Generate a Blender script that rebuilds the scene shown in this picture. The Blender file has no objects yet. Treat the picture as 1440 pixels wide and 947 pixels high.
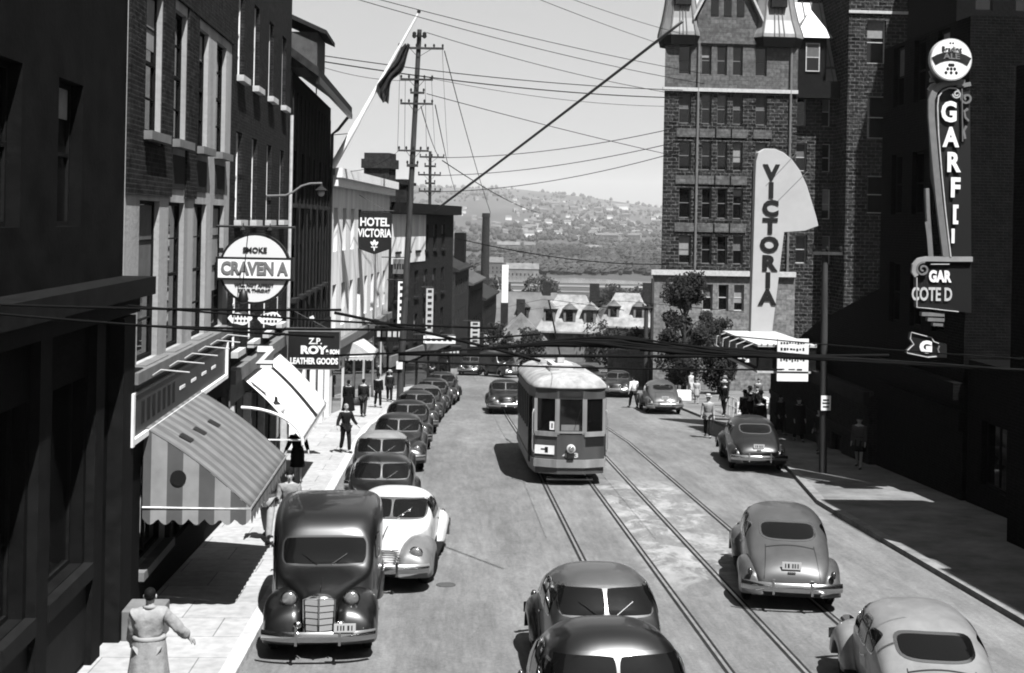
import bpy, bmesh, math, random
from mathutils import Vector, Matrix
from mathutils.bvhtree import BVHTree
random.seed(7)
R = math.radians
SC = bpy.context.scene
COL = SC.collection

# ------------------------------------------------------------------ camera, sky, sun, exposure
FPX, PW, PH = 1800.0, 1440.0, 947.0
YAW, SHV, ROLL = 0.05163, -0.0898, 0.02
CAM = Vector((0, 0, 6.1))
cF = Vector((math.sin(YAW), math.cos(YAW), 0)); cH = Vector((math.cos(YAW), -math.sin(YAW), 0)); cZ = Vector((0, 0, 1))
cU = math.cos(ROLL) * cZ - math.sin(ROLL) * cH
cR = math.cos(ROLL) * cH + math.sin(ROLL) * cZ
cd = bpy.data.cameras.new('camera'); cam = bpy.data.objects.new('camera', cd); COL.objects.link(cam)
cam.matrix_world = Matrix(((cR.x, cU.x, -cF.x, CAM.x), (cR.y, cU.y, -cF.y, CAM.y), (cR.z, cU.z, -cF.z, CAM.z), (0, 0, 0, 1)))
cd.sensor_width = 36; cd.lens = FPX / PW * 36; cd.shift_y = SHV * FPX / PW
cd.clip_start = 0.1; cd.clip_end = 30000
SC.camera = cam
SUNV = Vector((0.24, -0.5, 1.0)).normalized()          # towards the sun
elev = math.asin(SUNV.z); az = math.atan2(SUNV.x, SUNV.y)
w = bpy.data.worlds.new('World'); SC.world = w; w.use_nodes = True
nt = w.node_tree; nt.nodes.clear()
sky = nt.nodes.new('ShaderNodeTexSky'); sky.sky_type = 'NISHITA'; sky.sun_disc = False
sky.sun_elevation = elev; sky.sun_rotation = az; sky.dust_density = 3.0; sky.air_density = 1.3
bw = nt.nodes.new('ShaderNodeRGBToBW'); bg = nt.nodes.new('ShaderNodeBackground'); wo = nt.nodes.new('ShaderNodeOutputWorld')
nt.links.new(sky.outputs[0], bw.inputs[0]); pw = nt.nodes.new('ShaderNodeMath'); pw.operation = 'POWER'; pw.inputs[1].default_value = .5; nt.links.new(bw.outputs[0], pw.inputs[0]); nt.links.new(pw.outputs[0], bg.inputs[0]); nt.links.new(bg.outputs[0], wo.inputs[0])
bg.inputs[1].default_value = 0.074
sd = bpy.data.lights.new('sun', 'SUN'); sd.energy = 4.7; sd.angle = R(0.5); sd.color = (1, 1, 1)
so = bpy.data.objects.new('sun', sd); COL.objects.link(so)
so.rotation_euler = SUNV.to_track_quat('Z', 'Y').to_euler(); so.location = (0, 0, 60)
SC.view_settings.view_transform = 'Standard'; SC.view_settings.look = 'None'
SC.view_settings.gamma = 1; SC.view_settings.use_curve_mapping = False
SC.view_settings.exposure = 1.95
SC.cycles.max_bounces = 5; SC.cycles.diffuse_bounces = 2; SC.cycles.glossy_bounces = 3
SC.cycles.filter_width = 1.9

# ------------------------------------------------------------------ helpers
def gz(y):
    if y < 50: return -.05 * y
    if y < 450: return -2.5 - .0775 * (y - 50)
    return -33.5
def ray(px, py): return cF + (px - PW / 2) / FPX * cR + ((PH / 2 - py) / FPX + SHV) * cU
def onX(px, py, x): v = ray(px, py); return CAM + v * (x / v.x)
def onY(px, py, y): v = ray(px, py); return CAM + v * (y / v.y)

def xf(M, v): return tuple(M @ Vector(v)) if M is not None else tuple(v)
SPLIT = {'string_course', 'panel', 'spandrel_panel', 'window_post', 'side_post', 'pilaster', 'pier', 'bulkhead', 'shop_window', 'leaf_ornament', 'bumper_guard', 'stepped_bar', 'post', 'panel_joint', 'door', 'dark_patch', 'side_plate', 'gable_coping', 'shop_front', 'cornice', 'seam', 'brace', 'wall_bracket', 'insulator', 'faded_lettering', 'worn_lettering', 'lettering_strip', 'slat'}
class MB:
    def __init__(s): s.v = []; s.f = []; s.st = []
    def add(s, vs, fs, M=None):
        b = len(s.v); s.st.append((b, len(s.f))); s.v += [xf(M, v) for v in vs]; s.f += [tuple(b + i for i in f) for f in fs]; return s
    def box(s, x0, x1, y0, y1, z0, z1, M=None):
        return s.add([(x0,y0,z0),(x1,y0,z0),(x1,y1,z0),(x0,y1,z0),(x0,y0,z1),(x1,y0,z1),(x1,y1,z1),(x0,y1,z1)],
            [(0,3,2,1),(4,5,6,7),(0,1,5,4),(1,2,6,5),(2,3,7,6),(3,0,4,7)], M)
    def quad(s, a, b, c, d, M=None): return s.add([a, b, c, d], [(0,1,2,3)], M)
    def prism(s, poly, y0, y1, M=None):                 # polygon in (x,z), counter-clockwise seen from -y
        n = len(poly)
        vs = [(x, y0, z) for x, z in poly] + [(x, y1, z) for x, z in poly]
        fs = [tuple(range(n)), tuple(range(2*n-1, n-1, -1))] + [(i, i+n, (i+1)%n+n, (i+1)%n) for i in range(n)]
        return s.add(vs, fs, M)
    def tube(s, pts, r, n=8, M=None, caps=True):
        pts = [Vector(p) for p in pts]; rs = r if isinstance(r, (list, tuple)) else [r]*len(pts)
        vs = []; prev = None
        for i, p in enumerate(pts):
            t = (pts[min(i+1, len(pts)-1)] - pts[max(i-1, 0)]).normalized()
            if prev is None:
                a = t.orthogonal().normalized()
            else:
                a = (prev - t * prev.dot(t)).normalized()
            prev = a; b = t.cross(a)
            for k in range(n):
                q = 2*math.pi*k/n; vs.append(tuple(p + (a*math.cos(q) + b*math.sin(q))*rs[i]))
        fs = [(i*n+k, i*n+(k+1)%n, (i+1)*n+(k+1)%n, (i+1)*n+k) for i in range(len(pts)-1) for k in range(n)]
        if caps: fs += [tuple(range(n-1, -1, -1)), tuple((len(pts)-1)*n+k for k in range(n))]
        return s.add(vs, fs, M)
    def lathe(s, prof, n=16, M=None, axis='z'):
        vs = []
        for r, z in prof:
            for k in range(n):
                q = 2*math.pi*k/n
                vs.append((r*math.cos(q), r*math.sin(q), z) if axis == 'z' else ((r*math.cos(q), z, r*math.sin(q)) if axis == 'y' else (z, r*math.cos(q), r*math.sin(q))))
        m = len(prof)
        fs = [(i*n+k, i*n+(k+1)%n, (i+1)*n+(k+1)%n, (i+1)*n+k) for i in range(m-1) for k in range(n)]
        fs += [tuple(range(n-1, -1, -1)), tuple((m-1)*n+k for k in range(n))]
        return s.add(vs, fs, M)
    def ball(s, c, rx, ry=None, rz=None, n=12, m=8):
        ry = ry or rx; rz = rz or rx
        vs = [(c[0], c[1], c[2]-rz)]; fs = []
        for j in range(1, m):
            a = -math.pi/2 + math.pi*j/m
            for k in range(n):
                q = 2*math.pi*k/n
                vs.append((c[0]+rx*math.cos(a)*math.cos(q), c[1]+ry*math.cos(a)*math.sin(q), c[2]+rz*math.sin(a)))
        vs.append((c[0], c[1], c[2]+rz)); L = len(vs)-1
        for k in range(n):
            fs.append((0, 1+(k+1)%n, 1+k)); fs.append((L, 1+(m-2)*n+k, 1+(m-2)*n+(k+1)%n))
            for j in range(m-2): fs.append((1+j*n+k, 1+j*n+(k+1)%n, 1+(j+1)*n+(k+1)%n, 1+(j+1)*n+k))
        return s.add(vs, fs)
    def loft(s, rings, closed=True, caps=True, M=None):
        n = len(rings[0]); vs = [p for r in rings for p in r]; fs = []
        for i in range(len(rings)-1):
            for k in range(n if closed else n-1):
                fs.append((i*n+k, i*n+(k+1)%n, (i+1)*n+(k+1)%n, (i+1)*n+k))
        if caps: fs += [tuple(range(n-1, -1, -1)), tuple((len(rings)-1)*n+k for k in range(n))]
        return s.add(vs, fs, M)
    def mesh(s, name, mat, smooth=False, fix=True):
        me = bpy.data.meshes.new(name); me.from_pydata(s.v, [], s.f); me.validate()
        if fix:
            bm = bmesh.new(); bm.from_mesh(me); bmesh.ops.recalc_face_normals(bm, faces=bm.faces); bm.to_mesh(me); bm.free()
        if mat: me.materials.append(mat)
        if smooth:
            for p in me.polygons: p.use_smooth = True
            if smooth != 'all':
                try: me.set_sharp_from_angle(angle=R(40))
                except Exception: pass
        return me
    def build(s, name, mat, parent=None, loc=None, rz=None, smooth=False, fix=True, bevel=0, split=False):
        if split or name in SPLIT:                       # every separate piece becomes a part of its own
            last = None
            for i, (v0, f0) in enumerate(s.st):
                v1, f1 = s.st[i+1] if i+1 < len(s.st) else (len(s.v), len(s.f))
                q = MB(); q.v = s.v[v0:v1]; q.f = [tuple(k-v0 for k in f) for f in s.f[f0:f1]]; q.st = []
                o = bpy.data.objects.new(name, q.mesh(name, mat, smooth, fix)); COL.objects.link(o)
                if parent: o.parent = parent
                last = o
            return last
        o = bpy.data.objects.new(name, s.mesh(name, mat, smooth, fix)); COL.objects.link(o)
        if parent: o.parent = parent
        if loc is not None: o.location = loc
        if rz is not None: o.rotation_euler.z = rz
        if bevel:
            b = o.modifiers.new('bevel', 'BEVEL'); b.width = bevel; b.segments = 2; b.limit_method = 'ANGLE'
        return o
def tag(o, label=None, cat=None, group=None, kind=None):
    if label: o['label'] = label
    if cat: o['category'] = cat
    if group: o['group'] = group
    if kind: o['kind'] = kind
    return o
def empty(name, loc, rz=0, label=None, cat=None, group=None):
    o = bpy.data.objects.new(name, None); COL.objects.link(o); o.location = loc; o.rotation_euler.z = rz
    o.empty_display_size = .3
    return tag(o, label, cat, group)
KIDS = {}
def copy_tree(o, parent=None):
    c = o.copy(); COL.objects.link(c); c.parent = parent
    for ch in list(o.children): copy_tree(ch, c)
    return c

# ---- materials (all grey: a black and white photograph)
def g3(v): return (v, v, v, 1)
def tone(v): return .36*v+.26*v*v          # real-world reflectances under a hard sun
def mat(name, v, rough=.7, metal=0, var=0, scale=3, bump=0, bscale=None, spec=.5, coat=0, streak=False):
    if not metal: v = tone(v)
    if rough >= .55 and not coat: spec = min(spec, .025)       # matt, dusty surfaces
    else: v = v*.55
    m = bpy.data.materials.new(name); m.use_nodes = True; n = m.node_tree; b = n.nodes['Principled BSDF']
    b.inputs['Base Color'].default_value = g3(v); b.inputs['Roughness'].default_value = rough
    b.inputs['Metallic'].default_value = metal; b.inputs['Specular IOR Level'].default_value = spec
    if coat: b.inputs['Coat Weight'].default_value = coat; b.inputs['Coat Roughness'].default_value = .05
    if var or bump:
        tc = n.nodes.new('ShaderNodeTexCoord')
        src = tc.outputs['Object']
        if streak:
            mp = n.nodes.new('ShaderNodeMapping'); mp.inputs['Scale'].default_value = (1, 1, .12)
            n.links.new(src, mp.inputs[0]); src = mp.outputs[0]
        if var:
            t = n.nodes.new('ShaderNodeTexNoise'); t.inputs['Scale'].default_value = scale; t.inputs['Detail'].default_value = 6; t.inputs['Roughness'].default_value = .65
            n.links.new(src, t.inputs['Vector'])
            r = n.nodes.new('ShaderNodeMapRange'); r.inputs[1].default_value = .3; r.inputs[2].default_value = .7
            r.inputs[3].default_value = max(0, v*(1-var)); r.inputs[4].default_value = min(1, v*(1+var))
            n.links.new(t.outputs[0], r.inputs[0]); n.links.new(r.outputs[0], b.inputs['Base Color'])
        if bump:
            t2 = n.nodes.new('ShaderNodeTexNoise'); t2.inputs['Scale'].default_value = bscale or scale*6; t2.inputs['Detail'].default_value = 5
            n.links.new(tc.outputs['Object'], t2.inputs['Vector'])
            bp = n.nodes.new('ShaderNodeBump'); bp.inputs['Strength'].default_value = bump; bp.inputs['Distance'].default_value = .02
            n.links.new(t2.outputs[0], bp.inputs['Height']); n.links.new(bp.outputs[0], b.inputs['Normal'])
    return m
def math_node(n, op, a, b=None, c=None):
    x = n.nodes.new('ShaderNodeMath'); x.operation = op
    for i, q in enumerate((a, b, c)):
        if q is None: continue
        if isinstance(q, (int, float)): x.inputs[i].default_value = q
        else: n.links.new(q, x.inputs[i])
    return x.outputs[0]
def brickmat(name, c1, c2, mortar, bw_=.5, bh=.2, ms=.02, bump=.6, rough=.85, patch=.5, dist=.03):
    c1, c2, mortar = tone(c1), tone(c2), tone(mortar)
    m = bpy.data.materials.new(name); m.use_nodes = True; n = m.node_tree; b = n.nodes['Principled BSDF']
    b.inputs['Roughness'].default_value = rough; b.inputs['Specular IOR Level'].default_value = .02
    tc = n.nodes.new('ShaderNodeTexCoord'); sp = n.nodes.new('ShaderNodeSeparateXYZ'); n.links.new(tc.outputs['Object'], sp.inputs[0])
    ad = math_node(n, 'ADD', sp.outputs[0], sp.outputs[1])
    cb = n.nodes.new('ShaderNodeCombineXYZ'); n.links.new(ad, cb.inputs[0]); n.links.new(sp.outputs[2], cb.inputs[1])
    br = n.nodes.new('ShaderNodeTexBrick'); n.links.new(cb.outputs[0], br.inputs['Vector'])
    br.inputs['Scale'].default_value = 1; br.inputs['Brick Width'].default_value = bw_; br.inputs['Row Height'].default_value = bh
    br.inputs['Mortar Size'].default_value = ms; br.inputs['Mortar Smooth'].default_value = .3
    br.inputs['Color1'].default_value = g3(c1); br.inputs['Color2'].default_value = g3(c2); br.inputs['Mortar'].default_value = g3(mortar)
    no = n.nodes.new('ShaderNodeTexNoise'); n.links.new(tc.outputs['Object'], no.inputs['Vector']); no.inputs['Scale'].default_value = 5; no.inputs['Detail'].default_value = 7
    mr = n.nodes.new('ShaderNodeMapRange'); mr.inputs[1].default_value = .3; mr.inputs[2].default_value = .7; mr.inputs[3].default_value = 1-patch; mr.inputs[4].default_value = 1+patch
    n.links.new(no.outputs[0], mr.inputs[0])
    mx = n.nodes.new('ShaderNodeVectorMath'); mx.operation = 'SCALE'; n.links.new(br.outputs['Color'], mx.inputs[0]); n.links.new(mr.outputs[0], mx.inputs['Scale'])
    n.links.new(mx.outputs[0], b.inputs['Base Color'])
    h = math_node(n, 'SUBTRACT', no.outputs[0], br.outputs['Fac'])
    bp = n.nodes.new('ShaderNodeBump'); bp.inputs['Strength'].default_value = bump; bp.inputs['Distance'].default_value = dist
    n.links.new(h, bp.inputs['Height']); n.links.new(bp.outputs[0], b.inputs['Normal'])
    return m
M = dict(
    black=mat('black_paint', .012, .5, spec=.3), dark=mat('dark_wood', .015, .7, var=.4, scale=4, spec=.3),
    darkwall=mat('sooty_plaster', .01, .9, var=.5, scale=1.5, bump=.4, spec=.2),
    char=mat('charcoal', .035, .8, var=.3), grey=mat('grey_paint', .2, .6, var=.2), light=mat('light_paint', .5, .6, var=.2, scale=6),
    white=mat('white_paint', .75, .55, var=.12, scale=5), dirtywhite=mat('weathered_white', .66, .7, var=.3, scale=1.2, bump=.2, streak=True),
    plaster=mat('painted_stone', .38, .8, var=.3, scale=1.5, bump=.5, streak=True),
    concrete=mat('pale_concrete', .6, .85, var=.22, scale=.8, bump=.3, bscale=30),
    kerb=mat('kerb_stone', .5, .8, var=.3, scale=3, bump=.4),
    glass=mat('dark_glass', .012, .04, spec=.6), shopglass=mat('shop_glass', .015, .03, spec=.8),
    carglass=mat('car_glass', .01, .06, spec=.3),
    chrome=mat('chrome', .75, .16, metal=1), steel=mat('worn_steel', .8, .38, metal=.9, var=.3, scale=6),
    rubber=mat('rubber', .02, .75), wood=mat('pole_timber', .07, .85, var=.4, scale=6, bump=.5, streak=True),
    cable=mat('cable', .01, .9), metalroof=mat('sheet_metal_roof', .4, .45, var=.3, scale=2, streak=True),
    roofdark=mat('dark_roofing', .04, .8, var=.4), slate=mat('slate_roof', .1, .7, var=.4, scale=2),
    skin=mat('skin', .42, .55), hair=mat('hair', .015, .5), leather=mat('shoe_leather', .02, .4),
    bark=mat('bark', .06, .9, var=.4, bump=.6),
    canvas=mat('white_canvas', .8, .85, var=.12, scale=3),
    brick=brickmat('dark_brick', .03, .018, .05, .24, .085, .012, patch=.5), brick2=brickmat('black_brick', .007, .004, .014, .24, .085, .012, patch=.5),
    brick3=brickmat('brown_brick', .05, .03, .07, .24, .085, .012, patch=.4),
    stone=brickmat('rock_faced_stone', .062, .016, .17, .62, .25, .022, bump=1.0, patch=.8, dist=.12),  # pale joints double as painted highlights along the stone tops
    ashlar=brickmat('ashlar', .17, .12, .1, .6, .3, .015, bump=.4, patch=.35),
    ashlar2=brickmat('pale_ashlar', .26, .18, .16, .7, .35, .015, bump=.4, patch=.35),
    lit=mat('opal_glass', .9, .3),
)

def text(s, size, m, parent, loc, name='lettering', extr=.01, bold=.0, sx=1.0, rot=(R(90), 0, 0), align='CENTER', shear=0, spacing=1.0):
    c = bpy.data.curves.new(name, 'FONT'); c.body = s; c.size = size; c.extrude = extr; c.offset = bold
    c.align_x = align; c.align_y = 'CENTER'; c.shear = shear; c.resolution_u = 3; c.space_character = spacing
    t = bpy.data.objects.new('tmp', c); COL.objects.link(t)
    dg = bpy.context.evaluated_depsgraph_get(); dg.update()
    me = bpy.data.meshes.new_from_object(t.evaluated_get(dg)); bpy.data.objects.remove(t)
    me.materials.clear(); me.materials.append(m)
    o = bpy.data.objects.new(name, me); COL.objects.link(o); o.parent = parent; o.location = loc; o.rotation_euler = rot; o.scale = (sx, 1, 1)
    return o

# ------------------------------------------------------------------ ground, road, pavements, valley and hills
def lerp(tab, y):
    if y <= tab[0][0]: return tab[0][1]
    for (a, b), (c, d) in zip(tab, tab[1:]):
        if y <= c: return b + (d-b)*(y-a)/(c-a)
    return tab[-1][1]
KL = [(55, -3.05), (70, -2.1), (84, -1.5), (100, -.6)]
KR = [(36, 10.75), (43, 11.75), (56, 12.9), (70, 13.1), (82, 14.2), (92, 17)]
from mathutils import noise
def hill(x, y):
    if y < 450: return gz(y)
    z = -33.5
    t = min(1, max(0, (y-1500)/6500)); t = t*t*(3-2*t)
    px = 627 + 1800*x/max(y, 1)                          # ridge profile, wide
    rid = lerp([(-3000, 150), (-800, 240), (0, 205), (350, 200), (700, 196), (780, 172), (860, 128), (930, 100), (1000, 108), (1300, 120), (2500, 60)], px)
    z += t*(rid+33.5)
    if y > 8200: z -= (y-8200)*.05
    z += noise.noise(Vector((x/900, y/900, 0)))*(8+10*t)*min(1, (y-450)/1500) + noise.noise(Vector((x/250, y/250, 3)))*9*t
    return z
ys = [-40, -20, 0] + [i*10 for i in range(1, 46)] + [450+i*50 for i in range(1, 30)] + [1900+i*130 for i in range(0, 62)]
m = MB(); NX = 80
for y in ys:
    half = max(150, abs(y)*.75 + 60)
    for i in range(NX+1):
        x = (i/NX*2-1)*half + 2
        m.v.append((x, y, hill(x, y) - .03))
for j in range(len(ys)-1):
    for i in range(NX): a = j*(NX+1)+i; m.f.append((a, a+1, a+NX+2, a+NX+1))
mt = bpy.data.materials.new('valley_ground'); mt.use_nodes = True; n = mt.node_tree; b = n.nodes['Principled BSDF']; b.inputs['Roughness'].default_value = .95; b.inputs['Specular IOR Level'].default_value = .1
tc = n.nodes.new('ShaderNodeTexCoord'); mp = n.nodes.new('ShaderNodeMapping'); mp.inputs['Scale'].default_value = (.004, .0013, .004)
no = n.nodes.new('ShaderNodeTexNoise'); no.inputs['Scale'].default_value = 1; no.inputs['Detail'].default_value = 9; no.inputs['Roughness'].default_value = .7
n.links.new(tc.outputs['Object'], mp.inputs[0]); n.links.new(mp.outputs[0], no.inputs['Vector'])
cr = n.nodes.new('ShaderNodeValToRGB'); n.links.new(no.outputs[0], cr.inputs[0]); n.links.new(cr.outputs[0], b.inputs['Base Color'])
e = cr.color_ramp.elements; e[0].position = .35; e[0].color = g3(.02); e[1].position = .66; e[1].color = g3(.045)
e2 = cr.color_ramp.elements.new(.5); e2.color = g3(.034)
tag(m.build('ground', mt, smooth='all', fix=False), kind='structure')

def strip(name, a, b_, y0, y1, dz, m_, step=2.0, depth=0, xs=None):
    mb = MB(); n_ = max(1, int(round((y1-y0)/step))); rows = []
    for i in range(n_+1):
        y = y0+(y1-y0)*i/n_; xa, xb = (a(y) if callable(a) else a), (b_(y) if callable(b_) else b_)
        z = gz(y)+dz
        rows.append(((xa, y, z), (xb, y, z), (xb, y, z-depth), (xa, y, z-depth)))
    if depth: mb.loft([list(r) for r in rows], closed=True, caps=True)
    else:
        for r0, r1 in zip(rows, rows[1:]): mb.quad(r0[0], r0[1], r1[1], r1[0])
    return tag(mb.build(name, m_, fix=bool(depth)), kind='structure')

# asphalt: dusty, with worn wheel tracks, cracks and a pale concrete patch between the tracks
ma = bpy.data.materials.new('dusty_asphalt'); ma.use_nodes = True; n = ma.node_tree; b = n.nodes['Principled BSDF']; b.inputs['Roughness'].default_value = .85; b.inputs['Specular IOR Level'].default_value = .12
tc = n.nodes.new('ShaderNodeTexCoord'); sp = n.nodes.new('ShaderNodeSeparateXYZ'); n.links.new(tc.outputs['Object'], sp.inputs[0])
def nz(scale, detail=6, rough=.6, map_=(1, 1, 1), dist=0):
    mp = n.nodes.new('ShaderNodeMapping'); mp.inputs['Scale'].default_value = map_; n.links.new(tc.outputs['Object'], mp.inputs[0])
    t = n.nodes.new('ShaderNodeTexNoise'); t.inputs['Scale'].default_value = scale; t.inputs['Detail'].default_value = detail; t.inputs['Roughness'].default_value = rough
    t.inputs['Distortion'].default_value = dist
    n.links.new(mp.outputs[0], t.inputs['Vector']); return t.outputs[0]
def rng(s, a, b2, c, d):
    r = n.nodes.new('ShaderNodeMapRange'); n.links.new(s, r.inputs[0])
    for i, q in enumerate((a, b2, c, d)): r.inputs[1+i].default_value = q
    return r.outputs[0]
scr = rng(nz(7, 5, .75, (1, .12, 1), .4), .35, .68, .84, 1.2)
trk = rng(nz(1.3, 5, .6, (1, .06, 1)), .35, .65, .86, 1.1)
base = rng(nz(.35, 8, .7, (1, .35, 1)), .3, .7, .058, .098)
fine = math_node(n, 'MULTIPLY', rng(nz(14, 4), .3, .7, .86, 1.14), rng(nz(70, 3), .3, .7, .8, 1.2))
mid = rng(nz(1.7, 6, .7, (1, .5, 1), .6), .3, .72, .86, 1.12)
col = math_node(n, 'MULTIPLY', math_node(n, 'MULTIPLY', math_node(n, 'MULTIPLY', base, fine), mid), math_node(n, 'MULTIPLY', trk, scr))
wn = math_node(n, 'MULTIPLY', rng(nz(.9, 8, .75, (1, .7, 1), 1.0), .47, .56, 0, 1),
     math_node(n, 'MULTIPLY', math_node(n, 'MULTIPLY', rng(sp.outputs[0], 4.3, 4.9, 0, 1), rng(sp.outputs[0], 7.4, 7.0, 0, 1)),
               math_node(n, 'MULTIPLY', rng(sp.outputs[1], 24.5, 28, 0, 1), rng(sp.outputs[1], 41, 38.5, 0, 1))))
wide = rng(nz(2.2, 6, .7, (1, .6, 1), .5), .3, .7, .10, .19)
mixn = n.nodes.new('ShaderNodeMix'); mixn.data_type = 'FLOAT'; n.links.new(wn, mixn.inputs[0]); n.links.new(col, mixn.inputs[2]); n.links.new(wide, mixn.inputs[3])
# oily darker run along the middle of each traffic lane, cracks
vo = n.nodes.new('ShaderNodeTexVoronoi'); vo.feature = 'DISTANCE_TO_EDGE'; vo.inputs['Scale'].default_value = .28
wv = n.nodes.new('ShaderNodeTexNoise'); wv.inputs['Scale'].default_value = 1.5; n.links.new(tc.outputs['Object'], wv.inputs['Vector'])
vm = n.nodes.new('ShaderNodeVectorMath'); vm.operation = 'ADD'; n.links.new(tc.outputs['Object'], vm.inputs[0]); n.links.new(wv.outputs['Color'], vm.inputs[1]); n.links.new(vm.outputs[0], vo.inputs['Vector'])
crk = rng(vo.outputs['Distance'], 0, .008, .85, 1)
fin = math_node(n, 'MULTIPLY', mixn.outputs[0], crk)
n.links.new(fin, b.inputs['Base Color'])
bp = n.nodes.new('ShaderNodeBump'); bp.inputs['Strength'].default_value = .35; bp.inputs['Distance'].default_value = .015; n.links.new(nz(9, 8, .7), bp.inputs['Height']); n.links.new(bp.outputs[0], b.inputs['Normal'])
kl = lambda y: lerp(KL, y); kr = lambda y: lerp(KR, y)
strip('road', lambda y: -60 if y > 101 else kl(y)-.3, lambda y: 60 if y > 92 else kr(y)+.3, -30, 124, 0, ma, 1.0)
strip('side_street', 1.5, 9.5, 124, 330, .004, ma, 4)
# pavement flagstones
mc = brickmat('pavement_slabs', .42, .35, .2, 1.5, 1.2, .012, bump=.15, patch=.16); 
n = mc.node_tree                                           # slabs lie flat: map x,y
tcn = [q for q in n.nodes if q.type == 'TEX_COORD'][0]; brn = [q for q in n.nodes if q.type == 'TEX_BRICK'][0]
n.links.new(tcn.outputs['Object'], brn.inputs['Vector'])
strip('left_pavement', lambda y: -9.5 if y < 60 else -9.5+(y-60)*.1, lambda y: kl(y)-.25, -30, 100, .15, mc, 1, .3)
strip('left_kerb', lambda y: kl(y)-.25, kl, -30, 100.2, .152, M['kerb'], 1, .32)
mcr = mat('worn_right_pavement', .2, .85, var=.4, scale=.9, bump=.4, bscale=20)
strip('right_pavement', lambda y: kr(y)+.25, lambda y: 24+max(0, y-56)*.8, -30, 92, .12, mcr, 1, .3)
strip('right_kerb', kr, lambda y: kr(y)+.25, -30, 92.2, .122, mat('worn_kerb', .24, .8, var=.4, scale=2, bump=.4), 1, .32)
# tram rails, each a head beside a dark groove strip
mb = MB(); mg = MB()
for x in (3.2, 4.66, 5.89, 7.36):
    for sx, mbb, zz in ((0, mb, .012), (.056, mg, .008), (-.056, mg, .0085)):
        prev = None
        for i in range(0, 76):
            y = -20+i*2; cx = x + (0 if y < 62 else (y-62)**2*.0022)
            cur = ((cx+sx-.026, y, gz(y)+zz), (cx+sx+.026, y, gz(y)+zz))
            if prev: mbb.quad(prev[0], prev[1], cur[1], cur[0])
            prev = cur
tag(mb.build('tram_rails', M['steel'], fix=False), kind='structure'); tag(mg.build('rail_grooves', M['char'], fix=False), kind='structure')
mb = MB(); mb.lathe([(.2, 0), (.2, .012), (.17, .016), (.16, .008)], 24); q = (-.0, 24.6)
o = mb.build('manhole_cover', mat('cast_iron', .1, .6), None, loc=(.15, 26.0, gz(26))); o.rotation_euler.x = -.05; tag(o, 'small dark iron manhole cover in the road left of the tracks', 'manhole cover')
# river
mb = MB(); mb.quad((-900, 830, -33.2), (1100, 830, -33.2), (1200, 930, -33.2), (-1000, 930, -33.2)); tag(mb.build('river', mat('river_water', .25, .2), fix=False), kind='structure')
mb = MB()
for i in range(5):
    yy = 560+i*55+random.uniform(-8, 8); mb.quad((-500, yy, -33.35+.03*i), (900, yy+12, -33.35+.03*i), (900, yy+20+i*2, -33.35+.03*i), (-500, yy+9+i*2, -33.35+.03*i))
tag(mb.build('flats_tracks', mat('cinder_tracks', .26, .9, var=.5, scale=.02), fix=False), kind='structure')

# ------------------------------------------------------------------ building kit
WC = {}; BR = random.Random(4); BM = [mat('blind_cloth', v_, .9, var=.2) for v_ in (.08, .16, .3)]
def window_proto(w_, h_, style, fm, pm, sill):
    k = (round(w_, 2), round(h_, 2), style, fm, pm, sill)
    if k in WC: return WC[k]
    f = MB(); t = .07 if w_ > .6 else .05
    f.box(0, t, 0, .09, 0, h_); f.box(w_-t, w_, 0, .09, 0, h_); f.box(t, w_-t, 0, .09, 0, t); f.box(t, w_-t, 0, .09, h_-t, h_)
    if 's' in style: f.box(t, w_-t, .005, .085, h_*.5-.03, h_*.5+.03)
    if 'v' in style: f.box(w_/2-.02, w_/2+.02, .012, .08, t, h_-t)
    if 'c' in style:
        for q in (.25, .75): f.box(t, w_-t, .014, .07, h_*q-.013, h_*q+.013)
    fme = f.mesh('window', M[fm]); p = MB(); p.box(t*.5, w_-t*.5, .045, .06, t*.5, h_-t*.5); pme = p.mesh('pane', M[pm])
    sme = None
    if sill: s_ = MB(); s_.box(-.1, w_+.1, -.3, .0, -.16, -.002); sme = s_.mesh('sill', M[sill])
    WC[k] = (fme, pme, sme); return WC[k]
def add_window(parent, x, z, w_, h_, style='s', fm='light', pm='glass', sill=None, rec=.2, y=0, rz=0):
    a, b_, c = window_proto(w_, h_, style, fm, pm, sill)
    o = bpy.data.objects.new('window', a); COL.objects.link(o); o.parent = parent; o.location = (x, y+rec, z); o.rotation_euler.z = rz
    p = bpy.data.objects.new('pane', b_); COL.objects.link(p); p.parent = o
    if w_ < 1.7 and h_ > 1.2 and style != 'v' and BR.random() < .45:      # blind or curtain drawn part of the way
        q = BR.choice((.25, .4, .5, .5, .7)); kk = ('b', round(w_, 2), round(h_, 2), q)
        if kk not in WC: m2 = MB(); m2.box(.075, w_-.075, .032, .042, h_*(1-q), h_-.08); WC[kk] = m2.mesh('blind', BM[int(q*20) % 3])
        b3 = bpy.data.objects.new('blind', WC[kk]); COL.objects.link(b3); b3.parent = o
    if c: s_ = bpy.data.objects.new('sill', c); COL.objects.link(s_); s_.parent = o; s_.location = (0, .12 if rec > .15 else 0, 0)
    return o
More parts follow.
